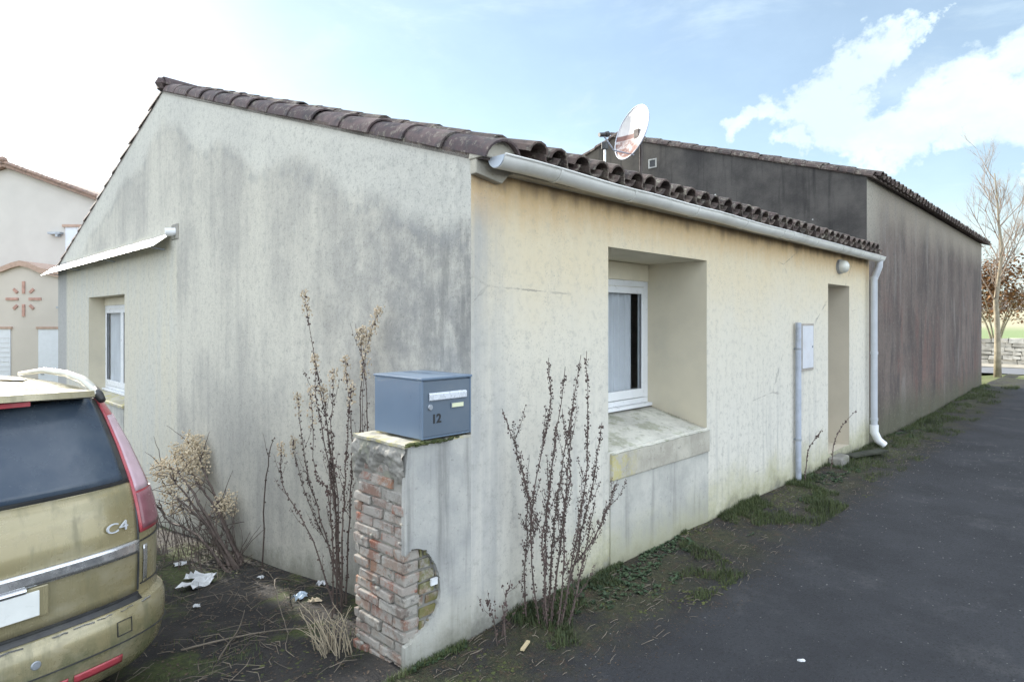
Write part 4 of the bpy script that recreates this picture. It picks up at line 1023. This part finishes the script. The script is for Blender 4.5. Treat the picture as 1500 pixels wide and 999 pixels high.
def weed(name, label, cat, org, stems, r0, dens, pr, t0=.15, seedmat='seed', twigs=4, fluff=0, group=None, jitd=.05):
    o = thing(name, label, cat, W(*org), group=group); O_ = Vector(org)
    bs = MB(); bp = MB(); bf = MB()
    for pts in stems:
        pts = [Vector(p)-O_ for p in pts]
        d = Vector((0, 0, 0))
        path = stem(bs, pts, r0*rr(.7,1.1), r0*.28)
        pods(bp, path, t0, .97, dens, pr)
        for _ in range(twigs):   # short side twigs
            i = int(rr(.25,.9)*(len(path)-2)); p = path[i]; t = (path[i+1]-path[i]).normalized()
            dr = (t*1.1 + Vector((rr(-1,1), rr(-1,1), rr(-.1,.5)))*.7).normalized(); L = rr(.05,.20)
            pp = stem(bs, [p, p+dr*L*.5, p+dr*L + Vector((0,0,L*.25))], r0*.35, r0*.15, 3, .003); pods(bp, pp, .2, 1, dens*.8, pr*.8)
        if fluff: pods(bf, path, 1-fluff, 1, 260, .006, .030)
    bs.build('stems', M['deadstem'], o)
    if bp.v: bp.build('seed_clumps', M[seedmat], o)
    if bf.v: bf.build('seed_sprays', M['paleseed'], o)
    return o
weed('dead_weed', 'tall dark dead weed clump against the lane wall between the stub wall and the window', 'weed', (.43,-.22,0), [
 [(0.377,-0.25,-0.03),(0.33,-0.25,0.501),(0.408,-0.24,0.881),(0.532,-0.25,1.526)],
 [(0.356,-0.2,-.03),(0.285,-0.2,0.5),(0.309,-0.2,0.811),(0.49,-0.16,1.267),(0.528,-0.12,1.573)],
 [(0.33,-0.18,.55),(0.31,-0.15,0.80),(0.235,-0.13,1.052),(0.151,-0.10,1.296)],
 [(0.423,-0.3,-0.03),(0.55,-0.32,0.524),(0.68,-0.3,0.916),(0.805,-0.2,1.608)],
 [(0.40,-0.24,-.03),(0.50,-0.23,0.40),(0.60,-0.2,0.80),(0.74,-0.15,1.37)],
 [(0.43,-0.28,-0.03),(0.62,-0.28,0.421),(0.80,-0.26,0.808),(0.941,-0.22,1.142)],
 [(.62,-.24,.30),(0.867,-0.2,0.396),(1.029,-0.18,0.514),(1.226,-0.14,0.704)],
 [(0.346,-0.12,-.03),(0.334,-0.1,0.26),(0.357,-0.1,0.497),(0.399,-0.06,0.713)],
 [(0.44,-0.18,-0.03),(0.52,-0.16,0.42),(0.63,-0.13,0.818),(0.90,-0.08,1.576)],
 [(0.392,-0.3,-.03),(0.46,-0.3,0.301),(0.485,-0.28,0.635),(0.561,-0.26,0.903),(0.516,-0.24,1.275)],
 [(0.40,-0.2,-0.03),(0.41,-0.2,0.35),(0.43,-0.21,0.75),(0.50,-.22,1.20)],
 [(0.448,-0.33,-.03),(0.543,-0.33,0.224),(0.655,-0.31,0.438),(0.814,-0.26,0.674)]], .0062, 190, .0046, .04, twigs=9)
weed('small_dead_weed', 'small thin dead weed at the wall foot just right of the stub wall', 'weed', (.1,-.15,0), [[(0.085,-0.2,-.03),(0.063,-0.2,0.217),(0.139,-0.18,0.346)],[(0.12,-0.12,-.03),(0.165,-0.12,0.198)],[(.06,-.17,-.03),(.03,-.15,.15),(.0,-.13,.27)]], .004, 70, .006, twigs=3)
weed('tall_seeding_weed', 'tallest dead weed with pale feathery tips behind the brick stub wall', 'weed', (-.18,1.15,-.1), [
 [(-0.15,1.149,-.15),(-0.15,1.256,0.764),(-0.15,1.445,1.363),(-0.15,1.677,2.026)],
 [(-0.2,1.12,-.12),(-0.2,1.137,0.479),(-0.2,1.259,0.912),(-0.2,1.382,1.228),(-0.2,1.43,1.56)],
 [(-0.12,1.18,-.12),(-0.1,1.517,0.366),(-0.1,1.742,0.726),(-0.08,1.915,1.249)],
 [(-0.25,1.06,-.12),(-0.25,1.355,0.294),(-0.25,1.796,0.59),(-0.25,1.829,0.888)],
 [(-0.24,1.0,-.12),(-.3,.88,.35),(-0.3,0.852,0.729),(-0.3,0.827,1.075),(-0.3,0.771,1.42)],
 [(-0.12,1.14,-.12),(-0.1,1.13,0.457),(-0.1,1.101,0.967),(-0.1,1.189,1.565)],
 [(-0.3,1.0,-.12),(-.34,.93,.4),(-0.35,0.973,0.715),(-0.35,1.131,0.819),(-0.35,1.194,1.372)],
 [(-0.2,1.107,.1),(-0.2,1.107,0.57),(-0.2,1.196,1.014),(-0.2,1.151,1.479)],
 [(-0.1,1.2,-.12),(-0.05,1.413,0.084),(-0.05,1.69,0.317),(-0.05,1.926,0.583),(-0.05,2.061,0.883)],
 [(-0.16,1.13,-.14),(-0.17,1.18,0.5),(-0.16,1.30,0.95),(-0.15,1.40,1.35)]], .0062, 75, .0055, .1, fluff=.12, twigs=6)
weed('slender_weed', 'slender dead weed with pale tufted tops rising behind the mailbox', 'weed', (-.12,.9,-.1), [
 [(-.1,.95,-.12),(-0.1,0.991,0.755),(-0.1,0.974,1.392),(-0.1,0.892,1.666),(-0.1,0.766,1.887)],
 [(-.14,.85,-.12),(-0.15,0.80,0.802),(-0.15,0.854,1.404),(-0.15,0.895,1.623),(-0.15,0.911,1.756)],
 [(-.12,.9,-.12),(-0.12,0.885,0.777),(-0.12,0.934,1.217),(-0.12,0.877,1.756)]], .005, 26, .005, .3, fluff=.22, twigs=4)
weed('single_sapling', 'single bare sapling stem leaning on the gable between the two dry weed clumps', 'weed', (-.1,2.48,-.25), [[(-0.1,2.48,-.3),(-0.1,2.442,0.332),(-0.1,2.34,0.742),(-0.1,2.266,0.863)]], .007, 14, .006, twigs=1)
weed('young_weed', 'shorter of two bare stalks growing left of the doorway', 'weed', (4.84,-.1,0), [[(4.836,-0.1,-.03),(5.0,-0.08,0.338),(5.435,-0.07,0.515)]], .008, 30, .009, twigs=1)
weed('young_weed', 'longer bare stalk leaning across the foot of the doorway', 'weed', (5.62,-.1,0), [[(5.62,-0.12,-.03),(5.86,-0.1,0.379),(6.653,-0.10,0.634)]], .008, 20, .009, twigs=1)
# buddleia: leaning bush with tan plumes
bd = thing('dry_plume_bush', 'dry leaning bush with tan plumed flower heads between the car and the gable', 'bush', W(-.2,2.7,-.28))
BO = Vector((-.2,2.7,-.28)); bs = MB(); bp = MB(); bf = MB()
def BL(p): return Vector(p)-BO
main = [[(-.15,2.75,-.33),(-.15,3.3,0.03),(-0.15,3.908,0.255),(-0.15,4.40,0.473)], [(-0.22,2.72,-.33),(-0.3,3.214,0.10),(-0.3,4.0,0.35),(-0.3,4.60,0.22)],
 [(-0.2,2.75,-.33),(-0.2,3.328,-0.1),(-0.2,4.043,-0.065),(-0.2,4.70,-0.14)], [(-0.1,2.85,-.33),(-0.1,3.271,-0.083),(-0.1,3.417,0.02),(-0.1,3.193,0.153)],
 [(-0.25,2.7,-.33),(-0.25,3.355,-0.05),(-0.25,4.184,0.04),(-0.25,4.45,0.08)], [(-0.28,2.65,-.33),(-0.35,3.236,-0.1),(-0.35,4.063,-0.15),(-0.35,4.3,0.0)],
 [(-0.2,2.7,-.33),(-0.3,3.1,0.0),(-0.36,3.6,0.22),(-0.36,3.95,0.33)], [(-0.15,2.8,-.33),(-0.12,3.4,0.1),(-0.1,3.9,0.42),(-0.1,4.15,0.60)]]
for k, pts in enumerate(main):
    path = stem(bs, [BL(p) for p in pts], .015, .005, 6, .01)
    if k in (0,1,4,6,7,2,3):
        for _ in range({0:620,7:560,1:330,6:130,3:300,5:240}.get(k, 110)):
            i = int(rr(.66,1)*(len(path)-1)); p = path[i] + Vector((rr(-.07,.07), rr(-.12,.12), rr(-.09,.10)))
            bf.blob(p, rr(.004,.011), jit=.5, sq=(1,1,1))
    for _ in range(15):
        i = int(rr(.05,.95)*(len(path)-2)); p = path[i]; dr = Vector((rr(-.6,.4), rr(-.5,1.1), rr(-.3,.9))).normalized(); L = rr(.15,.5)
        stem(bs, [p, p+dr*L*.5, p+dr*L+Vector((0,0,-.05))], .0045, .0015, 3, .008)
for _ in range(80):   # tangled fine brush at the base
    p = BL((rr(-.55,-.05), rr(2.7,4.3), -.35)); dr = Vector((rr(-.35,.25), rr(-.2,1.0), rr(.5,1.3))).normalized(); L = rr(.2,.6)
    stem(bs, [p, p+dr*L*.6, p+dr*L+Vector((0,.05,-.05))], .0035, .001, 3, .01)
bs.build('branches', M['deadstem'], bd); bf.build('plume_sprays', M['plume'], bd)
# dry straw clump at the foot of the stub wall's brick end
sc_ = thing('straw_clump', 'clump of pale dry stalks at the brick foot of the stub wall', 'weed', W(-.56,.52,-.06)); b = MB()
for _ in range(46):
    p = Vector((rr(-.06,.06), rr(-.10,.14), -.04)); dr = Vector((rr(-.35,.15), rr(-.3,.35), rr(.6,1.2))).normalized(); L = rr(.12,.42)
    stem(b, [p, p+dr*L*.5, p+dr*L+Vector((rr(-.05,.05), rr(-.05,.05), -L*.2))], .0035, .0012, 3, .004)
b.build('stalks', M['straw'], sc_)
# ground scatter -------------------------------------------------
def blade(b, p, h, lean, w=.003):
    a = rr(0, 2*pi); d = Vector((cos(a), sin(a), 0)); s_ = Vector((-sin(a), cos(a), 0))*w
    p1 = p + Vector((0,0,h*.6)) + d*lean*.3; p2 = p + Vector((0,0,h)) + d*lean
    b.add([p-s_, p+s_, p1+s_*.7, p1-s_*.7, p2], [(0,1,2,3),(3,2,4)])
def leafq(b, p, L, w, a, tilt):
    d = Vector((cos(a)*cos(tilt), sin(a)*cos(tilt), sin(tilt))); s_ = Vector((-sin(a), cos(a), 0))*w
    b.add([p, p+d*L*.5+s_, p+d*L-Vector((0,0,L*.15)), p+d*L*.5-s_], [(0,1,2,3)])
def clump(u, v, sc=1.0, dd=0):
    return mnoise.noise(Vector((u*1.3+dd, v*2.2, 5))) + .5*mnoise.noise(Vector((u*4, v*6, 9)))
bg = MB(); bw = MB(); bl = MB(); bm_ = MB(); btw = MB()
def pt(u, v): return Vector((u, v, max(gz(u, v), lz(u, v) if v < 0 else -9)))
for _ in range(60000):
    u = rr(-.6, 17.5) if R() < .55 else rr(-.6, 5); e = R()**1.5*.72; v = -.012 - e
    c = clump(u, v)
    th_ = .06 + e*.55 - (.25 if u > 2.9 else 0) + (.15 if 0 < u < .9 else 0)
    if c < th_: continue
    blade(bg, pt(u, v), rr(.012,.045)*(1.3 if u > 3 else 1)*(1+1.6*max(0,c-.25)), rr(.005,.04), .0022)
for _ in range(5200):   # rosettes of broad leaves
    u = rr(-.45, 9) if R() < .8 else rr(9, 17); e = R()**1.8*.45; v = -.02 - e
    if clump(u, v, dd=7) < .08 + e*.6: continue
    p = pt(u, v); k = random.randint(4, 8); L0 = rr(.012,.038)
    for i in range(k): leafq(bw, p+Vector((0,0,.003)), L0*rr(.7,1.2), L0*.28, rr(0, 2*pi), rr(.1,.8))
for _ in range(20000):  # leaf litter and crumbs
    u = rr(-.6, 16) if R() < .4 else rr(-.5, 6); e = R()**1.5*.95; v = -.01 - e
    if R() < e*.8: continue
    leafq(bl, pt(u, v)+Vector((0,0,.003)), rr(.005,.020), rr(.0015,.005), rr(0,2*pi), rr(-.1,.4))
for _ in range(900):
    u = rr(-.5, 9); e = R()**1.3*.75; v = -.03-e; a = rr(0,2*pi) if R() < .5 else rr(-.5,.5); L = rr(.02,.11); p = pt(u, v)+Vector((0,0,.005))
    btw.tube([p, p+Vector((cos(a)*L*.5, sin(a)*L*.5*.6, rr(.0,.012))), p+Vector((cos(a+.2)*L, sin(a+.2)*L*.6, .002))], rr(.0008,.0022), 4)
for _ in range(9000):
    u = rr(-.5, 10); e = R()**1.3*.75; v = -.01-e
    if clump(u, v, dd=3) < .05+e*.3: continue
    bm_.blob(pt(u, v)+Vector((0,0,-.001)), rr(.003,.009), jit=.4, sq=(1.4,1.4,.7))
for _ in range(6000):  # yard: moss, litter, stalks
    u = rr(-2.6, -.02); v = rr(.2, 5.5)
    if clump(u*.8, v*.5, dd=11) > .18: bm_.blob(pt(u, v)+Vector((0,0,-.004)), rr(.004,.011), jit=.4, sq=(1.4,1.4,.6))
for _ in range(9000):
    u = -.02 - R()**1.3*2.6; v = rr(.0, 5.2)
    leafq(bl, pt(u, v)+Vector((0,0,.004)), rr(.005,.028), rr(.002,.008), rr(0,2*pi), rr(-.1,.5))
for _ in range(420):
    u = -.03 - R()**1.2*1.8; v = rr(.3, 4.5); a = rr(0,2*pi); L = rr(.05,.30); p = pt(u, v)+Vector((0,0,.008))
    btw.tube([p, p+Vector((cos(a)*L*.5, sin(a)*L*.5, rr(.0,.03))), p+Vector((cos(a+.3)*L, sin(a+.3)*L, .002))], rr(.0008,.0024), 4)
for _ in range(5200):
    u = -.03 - R()**1.3*1.9; v = rr(.3, 4.8)
    if clump(u, v*.6, dd=21) < .10: continue
    blade(bg, pt(u, v), rr(.012,.04), rr(.005,.03), .002)
tag(bg.build('grass_fringe', M['grass'], org=O0, fix=False), kind='stuff', label='short green grass blades growing along the foot of the walls'); tag(bw.build('broad_leaf_weeds', M['weedleaf'], org=O0, fix=False), kind='stuff', label='small broad leaved weeds along the wall foot')
tag(bl.build('leaf_litter', M['litter'], org=O0, fix=False), kind='stuff', label='brown leaf litter scattered along the wall and in the yard'); tag(btw.build('fallen_twigs', M['twiggy'], org=O0), kind='stuff', label='fine dry twigs lying in the verge'); tag(bm_.build('moss_tufts', M['moss'], org=O0), kind='stuff', label='low moss tufts on the damp ground')
# grit on the asphalt
b = MB()
for _ in range(2200):
    u = rr(-3.2, 9); v = -.1 - R()*3.4; b.blob((u, v, lz(u, v)+.0), rr(.0015,.0045)*(1+max(0,u)*.12), jit=.4, sq=(1,1,.6))
tag(b.build('road_grit', M['grit'], org=O0), kind='stuff', label='loose pale grit on the lane')
b = MB(); b.blob((0,0,.008), .02, jit=.4, sq=(1.2,.7,.5)); tag(b.build('white_pebble', M['paper'], org=W(1.06,-1.43,0), rot=0), 'single white pebble lying out on the dark lane', 'pebble')
# bigger twigs in the yard
def twig(label, pts, r):
    b = MB(); o = [Vector((u, v, gz(u, v)+z)) for u, v, z in pts]; c = o[0].copy()
    stem(b, [p-c for p in o], r, r*.4, 6, .004); tag(b.build('twig', M['twiggy'], org=W(*c)), label, 'twig')
twig('curved pale twig arching up from the yard soil', [(-.111,1.971,.0),(-.297,1.807,.10),(-.428,1.547,.12),(-.531,1.238,.06),(-.597,.999,.0)], .005)
twig('long straight twig lying across the yard in front of the gable', [(-1.094,1.359,.01),(-.884,1.235,.02),(-.641,1.09,.02),(-.40,.85,.01)], .006)
twig('forked end twig crossing the long twig in the yard', [(-1.007,1.012,.01),(-.783,1.282,.04),(-.666,1.484,.07)], .005)
twig('pale twig lying at the gable foot below the sapling', [(-.10,2.5,.01),(-.15,2.25,.03),(-.22,2.0,.01)], .005)
def scrap(name, label, cat, u, v, s, mat, n=5, ex=1.5):
    b = MB(); g_ = gz(u, v); m_ = 5
    P = [[Vector(((i/m_-.5)*s*ex*(1+rr(-.15,.15)), (j/m_-.5)*s*(1+rr(-.2,.2)), .004+abs(mnoise.noise(Vector((i*.8+u*9, j*.8, v*7))))*s*.8)) for j in range(m_+1)] for i in range(m_+1)]
    for i in range(m_):
        for j in range(m_):
            if (i in (0,m_-1) and j in (0,m_-1)): continue
            b.quad(P[i][j], P[i+1][j], P[i+1][j+1], P[i][j+1])
    tag(b.build(name, M[mat], org=W(u, v, g_+.004), rot=rr(0,3), solid=.001, merge=True), label, cat)
scrap('crumpled_paper', 'largest crumpled white paper scrap beside the plume bush', 'litter', -.60, 2.55, .17, 'paper'); scrap('torn_paper', 'torn white paper strip touching the largest scrap', 'litter', -.50, 2.75, .10, 'paper', ex=2.2)
scrap('paper_ball', 'small white paper ball alone on the dark soil near the car', 'litter', -.77, 2.05, .045, 'paper', ex=1); scrap('blue_wrapper', 'pale blue wrapper lying on the soil below the weeds', 'litter', -.26, 1.52, .075, 'bluepaper')
scrap('pale_scrap', 'flat pale scrap just right of the blue wrapper', 'litter', -.23, 1.36, .05, 'plume', ex=1.8); scrap('tissue_scrap', 'small white tissue beside the rear bumper corner under the bush', 'litter', -.46, 3.35, .07, 'paper')
scrap('grey_scrap', 'pale grey scrap at the foot of the sapling', 'litter', -.22, 2.25, .05, 'paper', ex=1); scrap('white_bag', 'white plastic bag scrap leaning on the gable foot', 'litter', -.04, 1.62, .07, 'paper', ex=1)
b = MB(); b.obox((0,0,.01), (.05,.0,.0), (0,.010,0), (0,0,.005)); tag(b.build('wood_chip', M['chipwood'], org=W(.13,-.30,.012), rot=1.2), 'pale split wood chip at the root of the dark weed', 'wood chip')
b = MB(); b.obox((0,0,0), (.022,0,0), (0,.006,0), (0,0,.018)); tag(b.build('white_chip', M['paper'], org=W(-.262,-.0,.40) + D2*.006), 'white chip lodged in the mossy brick hole of the stub wall', 'chip')

# ================================================================== TREES at the end of the lane
def bare_tree(name, label, org, H, r, seed, levels=4, mat='bark', group=None, spread=.62, first=.33, kids=(9,6,5,4)):
    st_ = random.getstate(); random.seed(seed)
    o = thing(name, label, 'tree', org, 0, group); bt = MB(); bc = MB()
    trunk = [Vector((rr(-.02,.02)*i, rr(-.02,.02)*i, H*.93*i/8)) for i in range(9)]
    bt.tube(trunk, [r*(1-.85*i/8) + (.12*r if i == 0 else 0) for i in range(9)], 9)
    def grow(p, d, L, rad, lv):
        n = 4; path = [p]; q = p.copy(); dd = d.copy()
        for i in range(n):
            dd = (dd + Vector((rr(-.14,.14), rr(-.14,.14), rr(0,.17)))).normalized(); q = q + dd*L/n; path.append(q.copy())
        bc.tube(path, [rad*(1-.7*i/n) for i in range(n+1)], 5 if lv < 2 else 3, cap=False)
        if lv < levels-1:
            for k in range(kids[lv+1]):
                t = rr(.2, 1)*n; i = min(int(t), n-1); pp = path[i].lerp(path[i+1], t-i)
                ax_ = Vector((rr(-1,1), rr(-1,1), rr(-.2,.7))).normalized(); nd = (dd + ax_*.75).normalized()
                grow(pp, nd, L*rr(.38,.58), rad*.42, lv+1)
    for k in range(kids[0]*2):
        t = rr(first, .98); z = H*.93*t; a = k*2.4 + rr(-.3,.3)
        i = min(int(t*8), 7); p = trunk[i].lerp(trunk[i+1], t*8-i)
        d = Vector((cos(a)*spread, sin(a)*spread, rr(.7,1.3))).normalized()
        grow(p, d, H*(.40-.24*t)*rr(.7,1.15), r*.30*(1-.55*t), 0)
    bt.build('trunk', M[mat], o, smooth=True); bc.build('crown', M['twig' if mat == 'bark' else mat], o, fix=False); random.setstate(st_); return o
bare_tree('bare_tree', 'bare pale barked tree standing on the grass at the end of the lane', W(20.8, .14, .15), 6.4, .092, 5, 4, kids=(9,6,6,5), first=.36)
bt_ = thing('russet_bush_tree', 'russet leaved bush showing past the barn corner behind the bare tree', 'tree', W(30.2, 1.35, .3)); b = MB(); bl_ = MB()
for k in range(9):
    a = k*.7; stem(b, [(0,0,0), (.3*cos(a), .3*sin(a), 1.3), (1.0*cos(a), 1.0*sin(a), 2.9)], .05, .01, 3, .02)
b.build('trunk', M['bark'], bt_)
for _ in range(9000):
    c = Vector((random.gauss(0,.8), random.gauss(0,.75), 2.9+random.gauss(0,.62)))
    if mnoise.noise(c*1.5) < -.05 or c.z < 1.4: continue
    leafq(bl_, c, rr(.10,.20), rr(.03,.06), rr(0,2*pi), rr(-.8,.8))
bl_.build('crown', M['brownleaf'], bt_, fix=False)
# stone wall
sw = MB(); y = -32
tag_o = thing('dry_stone_wall', 'pale rubble stone wall along the far side of the cross road', 'wall', W(27.4, 0, .2))
z = 0
for row in range(6):
    v = -24 + rr(0,.2)
    while v < 10:
        L = rr(.18,.48); rough_brick(sw, (rr(-.03,.03), v+L/2, z+.08), (.20, L/2-.008, .075+rr(-.012,.008)), .025); v += L
    z += .155
sw.build('stones', M['stone'], tag_o); b = MB(); b.box((-.14,-24,-.1),(.14,10,.88)); b.build('core', M['mortar'], tag_o)
# far trees, farmhouse
fh = thing('far_farmhouse', 'small white farmhouse with brown roof far across the field', 'house', W(112, -19.5, 3.4)); b = MB()
b.box((-4,-7,0),(4,7,2.6)); b.quad((-4,-7,2.6),(4,-7,2.6),(0,-7,5.0)); b.quad((-4,7,2.6),(4,7,2.6),(0,7,5.0)); b.build('walls', M['white'], fh)
b = MB(); b.prism([(-4.4,-7.3,2.4),(0,-7.3,5.1),(4.4,-7.3,2.4),(4.4,-7.3,2.7),(0,-7.3,5.4),(-4.4,-7.3,2.7)][:3]+[(0,-7.3,5.0)][:0]+[(4.4,-7.3,2.65),(0,-7.3,5.35),(-4.4,-7.3,2.65)], (0,14.6,0)); b.build('roof', M['ntile'], fh)
far0 = bare_tree('field_tree', 'bare hedgerow tree far across the field', W(95, -3, 2.6), 11, .22, 9, 3, 'darktwig', 'hedgerow trees across the field', 1.0, .2, (9,7,5))
for k in range(13):
    c = far0.copy(); COL.objects.link(c); u = 88 + rr(-6,18); v = -16 + k*2.4; c.location = W(u, v, 2.6+.01*u*.5); s_ = rr(.55,1.05); c.scale = (s_,)*3; c.rotation_euler = (0,0,rr(0,6))
    for ch in far0.children:
        d_ = ch.copy(); COL.objects.link(d_); d_.parent = c
hb = MB()
for _ in range(9000):
    u = 100 + rr(-3,3); v = rr(-45,25); z = 2.9 + R()**1.3*(2.2+1.6*mnoise.noise(Vector((v*.12,0,0)))); p = Vector((u, v, z)); L = rr(.4,1.1); d = Vector((rr(-.5,.5), rr(-.5,.5), 1)).normalized()*L; s_ = Vector((rr(-.05,.05), .05, 0))
    hb.add([p-s_, p+s_, p+d], [(0,1,2)])
tag(hb.build('far_hedgerow', M['darktwig'], org=O0, fix=False), kind='stuff', label='distant brown hedgerow along the far edge of the field')

# ================================================================== LIGHT, SKY, CAMERA
scn = bpy.context.scene
SAZ, SEL = radians(-45.2), radians(19.0)
sun = bpy.data.lights.new('sun', 'SUN'); sun.energy = 3.4; sun.angle = radians(.53); sun.color = (1, .93, .82)
so = bpy.data.objects.new('sun', sun); COL.objects.link(so)
sv_ = Vector((sin(SAZ)*cos(SEL), cos(SAZ)*cos(SEL), sin(SEL))); so.rotation_euler = sv_.to_track_quat('Z', 'Y').to_euler(); so.location = (0, 0, 20)
wd = bpy.data.worlds.new('World'); scn.world = wd; wd.use_nodes = True; nt = wd.node_tree; nt.nodes.clear()
def wn_(t): return nt.nodes.new(t)
out = wn_('ShaderNodeOutputWorld'); bg_ = wn_('ShaderNodeBackground'); sky = wn_('ShaderNodeTexSky'); sky.sky_type = 'NISHITA'; sky.sun_disc = False
sky.sun_elevation = SEL; sky.sun_rotation = SAZ; sky.air_density = 1.0; sky.dust_density = .35; sky.ozone_density = 1.0
tc = wn_('ShaderNodeTexCoord'); DIR = tc.outputs['Generated']
def wm(op, a, b_=None, c=None):
    n = wn_('ShaderNodeMath'); n.operation = op
    for i, q in enumerate((a, b_, c)):
        if q is None: continue
        if isinstance(q, bpy.types.NodeSocket): nt.links.new(q, n.inputs[i])
        else: n.inputs[i].default_value = q
    return n.outputs[0]
def wr(x, a, b_, c=0., d=1.):
    n = wn_('ShaderNodeMapRange'); n.interpolation_type = 'SMOOTHSTEP'; nt.links.new(x, n.inputs[0])
    for i, q in enumerate((a, b_, c, d)): n.inputs[i+1].default_value = q
    return n.outputs[0]
def wnoise(scale, detail, rough, sc=(1,1,1), loc=(0,0,0), dist=0):
    m = wn_('ShaderNodeMapping'); nt.links.new(DIR, m.inputs[0]); m.inputs['Scale'].default_value = sc; m.inputs['Location'].default_value = loc
    n = wn_('ShaderNodeTexNoise'); n.inputs['Scale'].default_value = scale; n.inputs['Detail'].default_value = detail; n.inputs['Roughness'].default_value = rough; n.inputs['Distortion'].default_value = dist
    nt.links.new(m.outputs[0], n.inputs['Vector']); return n.outputs['Fac']
def blobm(az, el, r, soft=1.0):
    d = Vector((sin(az)*cos(el), cos(az)*cos(el), sin(el)))
    n = wn_('ShaderNodeVectorMath'); n.operation = 'DISTANCE'; nt.links.new(WDIR, n.inputs[0]); n.inputs[1].default_value = d
    return wm('SUBTRACT', 1.0, wm('DIVIDE', n.outputs['Value'], r))
wt_ = wn_('ShaderNodeTexNoise'); wt_.inputs['Scale'].default_value = 9; wt_.inputs['Detail'].default_value = 6; wt_.inputs['Roughness'].default_value = .62; nt.links.new(DIR, wt_.inputs['Vector'])
wv_ = wn_('ShaderNodeVectorMath'); wv_.operation = 'MULTIPLY_ADD'; nt.links.new(wt_.outputs['Color'], wv_.inputs[0]); wv_.inputs[1].default_value = (.16,.16,.16); wv_.inputs[2].default_value = (-.08,-.08,-.08)
wa_ = wn_('ShaderNodeVectorMath'); wa_.operation = 'ADD'; nt.links.new(DIR, wa_.inputs[0]); nt.links.new(wv_.outputs[0], wa_.inputs[1]); WDIR = wa_.outputs[0]
# cumulus banks: each given by the bearing and height of its puffs in the sky
PUFF = [(19.93, 15.63, 0.0234), (21.82, 15.82, 0.0287), (23.93, 16.63, 0.0377), (25.97, 17.8, 0.0413), (27.84, 19.11, 0.0395), (29.6, 20.25, 0.0377), (31.44, 20.64, 0.0287), (32.78, 21.01, 0.0162), (25.97, 14.98, 0.0395), (28.66, 15.65, 0.0467), (31.67, 14.71, 0.0467), (34.5, 15.93, 0.0467), (36.15, 17.46, 0.0431), (37.73, 18.24, 0.0413), (39.44, 17.84, 0.0503), (36.75, 14.81, 0.0467), (39.07, 14.6, 0.0539), (23.41, 13.68, 0.0269), (30.3, 12.89, 0.0305), (34.71, 13.27, 0.0323), (41.59, 16.67, 0.0719), (44.25, 14.35, 0.0808), (47.55, 16.67, 0.0988), (38.31, 9.88, 0.0162)]
m_ = None
for az, el, r in PUFF:
    q = blobm(radians(az), radians(el), r); m_ = q if m_ is None else wm('MAXIMUM', m_, q)
nz1 = wnoise(7, 10, .62, (1,1,1.7), (0,0,0), .4); nz2 = wnoise(2.2, 8, .6, (1,1,2.2), (3,1,0), .3)
cl = wr(wm('ADD', m_, wm('MULTIPLY', wm('SUBTRACT', nz1, .5), 2.6)), -.25, .40)
sep = wn_('ShaderNodeSeparateXYZ'); nt.links.new(DIR, sep.inputs[0])
back = wr(sep.outputs[1], .55, .1)   # broken cloud out of view, added extra bright to fill the shaded walls
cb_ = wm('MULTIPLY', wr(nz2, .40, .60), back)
wisp = wm('MULTIPLY', wr(wnoise(3.2, 9, .62, (1,1,3.0), (5,2,1), .6), .50, .74), .42)
haze = wr(sep.outputs[2], .26, .04, 0., .7)
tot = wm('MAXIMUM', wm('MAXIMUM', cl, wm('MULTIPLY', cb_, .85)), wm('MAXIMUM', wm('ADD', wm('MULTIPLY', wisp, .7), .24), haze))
shade = wr(wnoise(6, 6, .6, (1,1,1.7), (.0,.0,.06)), .35, .7, .86, 1.06)
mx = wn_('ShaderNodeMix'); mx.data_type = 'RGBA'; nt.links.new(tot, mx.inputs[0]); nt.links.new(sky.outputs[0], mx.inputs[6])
cc = wn_('ShaderNodeMix'); cc.data_type = 'RGBA'; cc.inputs[0].default_value = 1; cc.blend_type = 'MULTIPLY'
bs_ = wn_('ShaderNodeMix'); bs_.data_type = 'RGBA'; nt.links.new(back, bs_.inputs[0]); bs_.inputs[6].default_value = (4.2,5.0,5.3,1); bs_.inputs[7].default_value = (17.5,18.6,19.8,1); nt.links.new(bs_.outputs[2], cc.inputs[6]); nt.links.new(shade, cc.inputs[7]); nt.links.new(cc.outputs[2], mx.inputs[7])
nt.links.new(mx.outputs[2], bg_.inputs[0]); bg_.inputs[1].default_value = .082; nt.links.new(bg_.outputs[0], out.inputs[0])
cam = bpy.data.cameras.new('camera'); co = bpy.data.objects.new('camera', cam); COL.objects.link(co); scn.camera = co
co.location = (0, 0, 1.8); co.rotation_euler = (pi/2, 0, 0); cam.sensor_width = 36; cam.lens = 924/1500*36; cam.shift_y = -29.5/1500
cam.clip_end = 4000; cam.clip_start = .05
vs_ = scn.view_settings; vs_.view_transform = 'Standard'; vs_.look = 'None'; vs_.exposure = 1.55; vs_.gamma = 1; vs_.use_curve_mapping = False
scn.cycles.max_bounces = 8
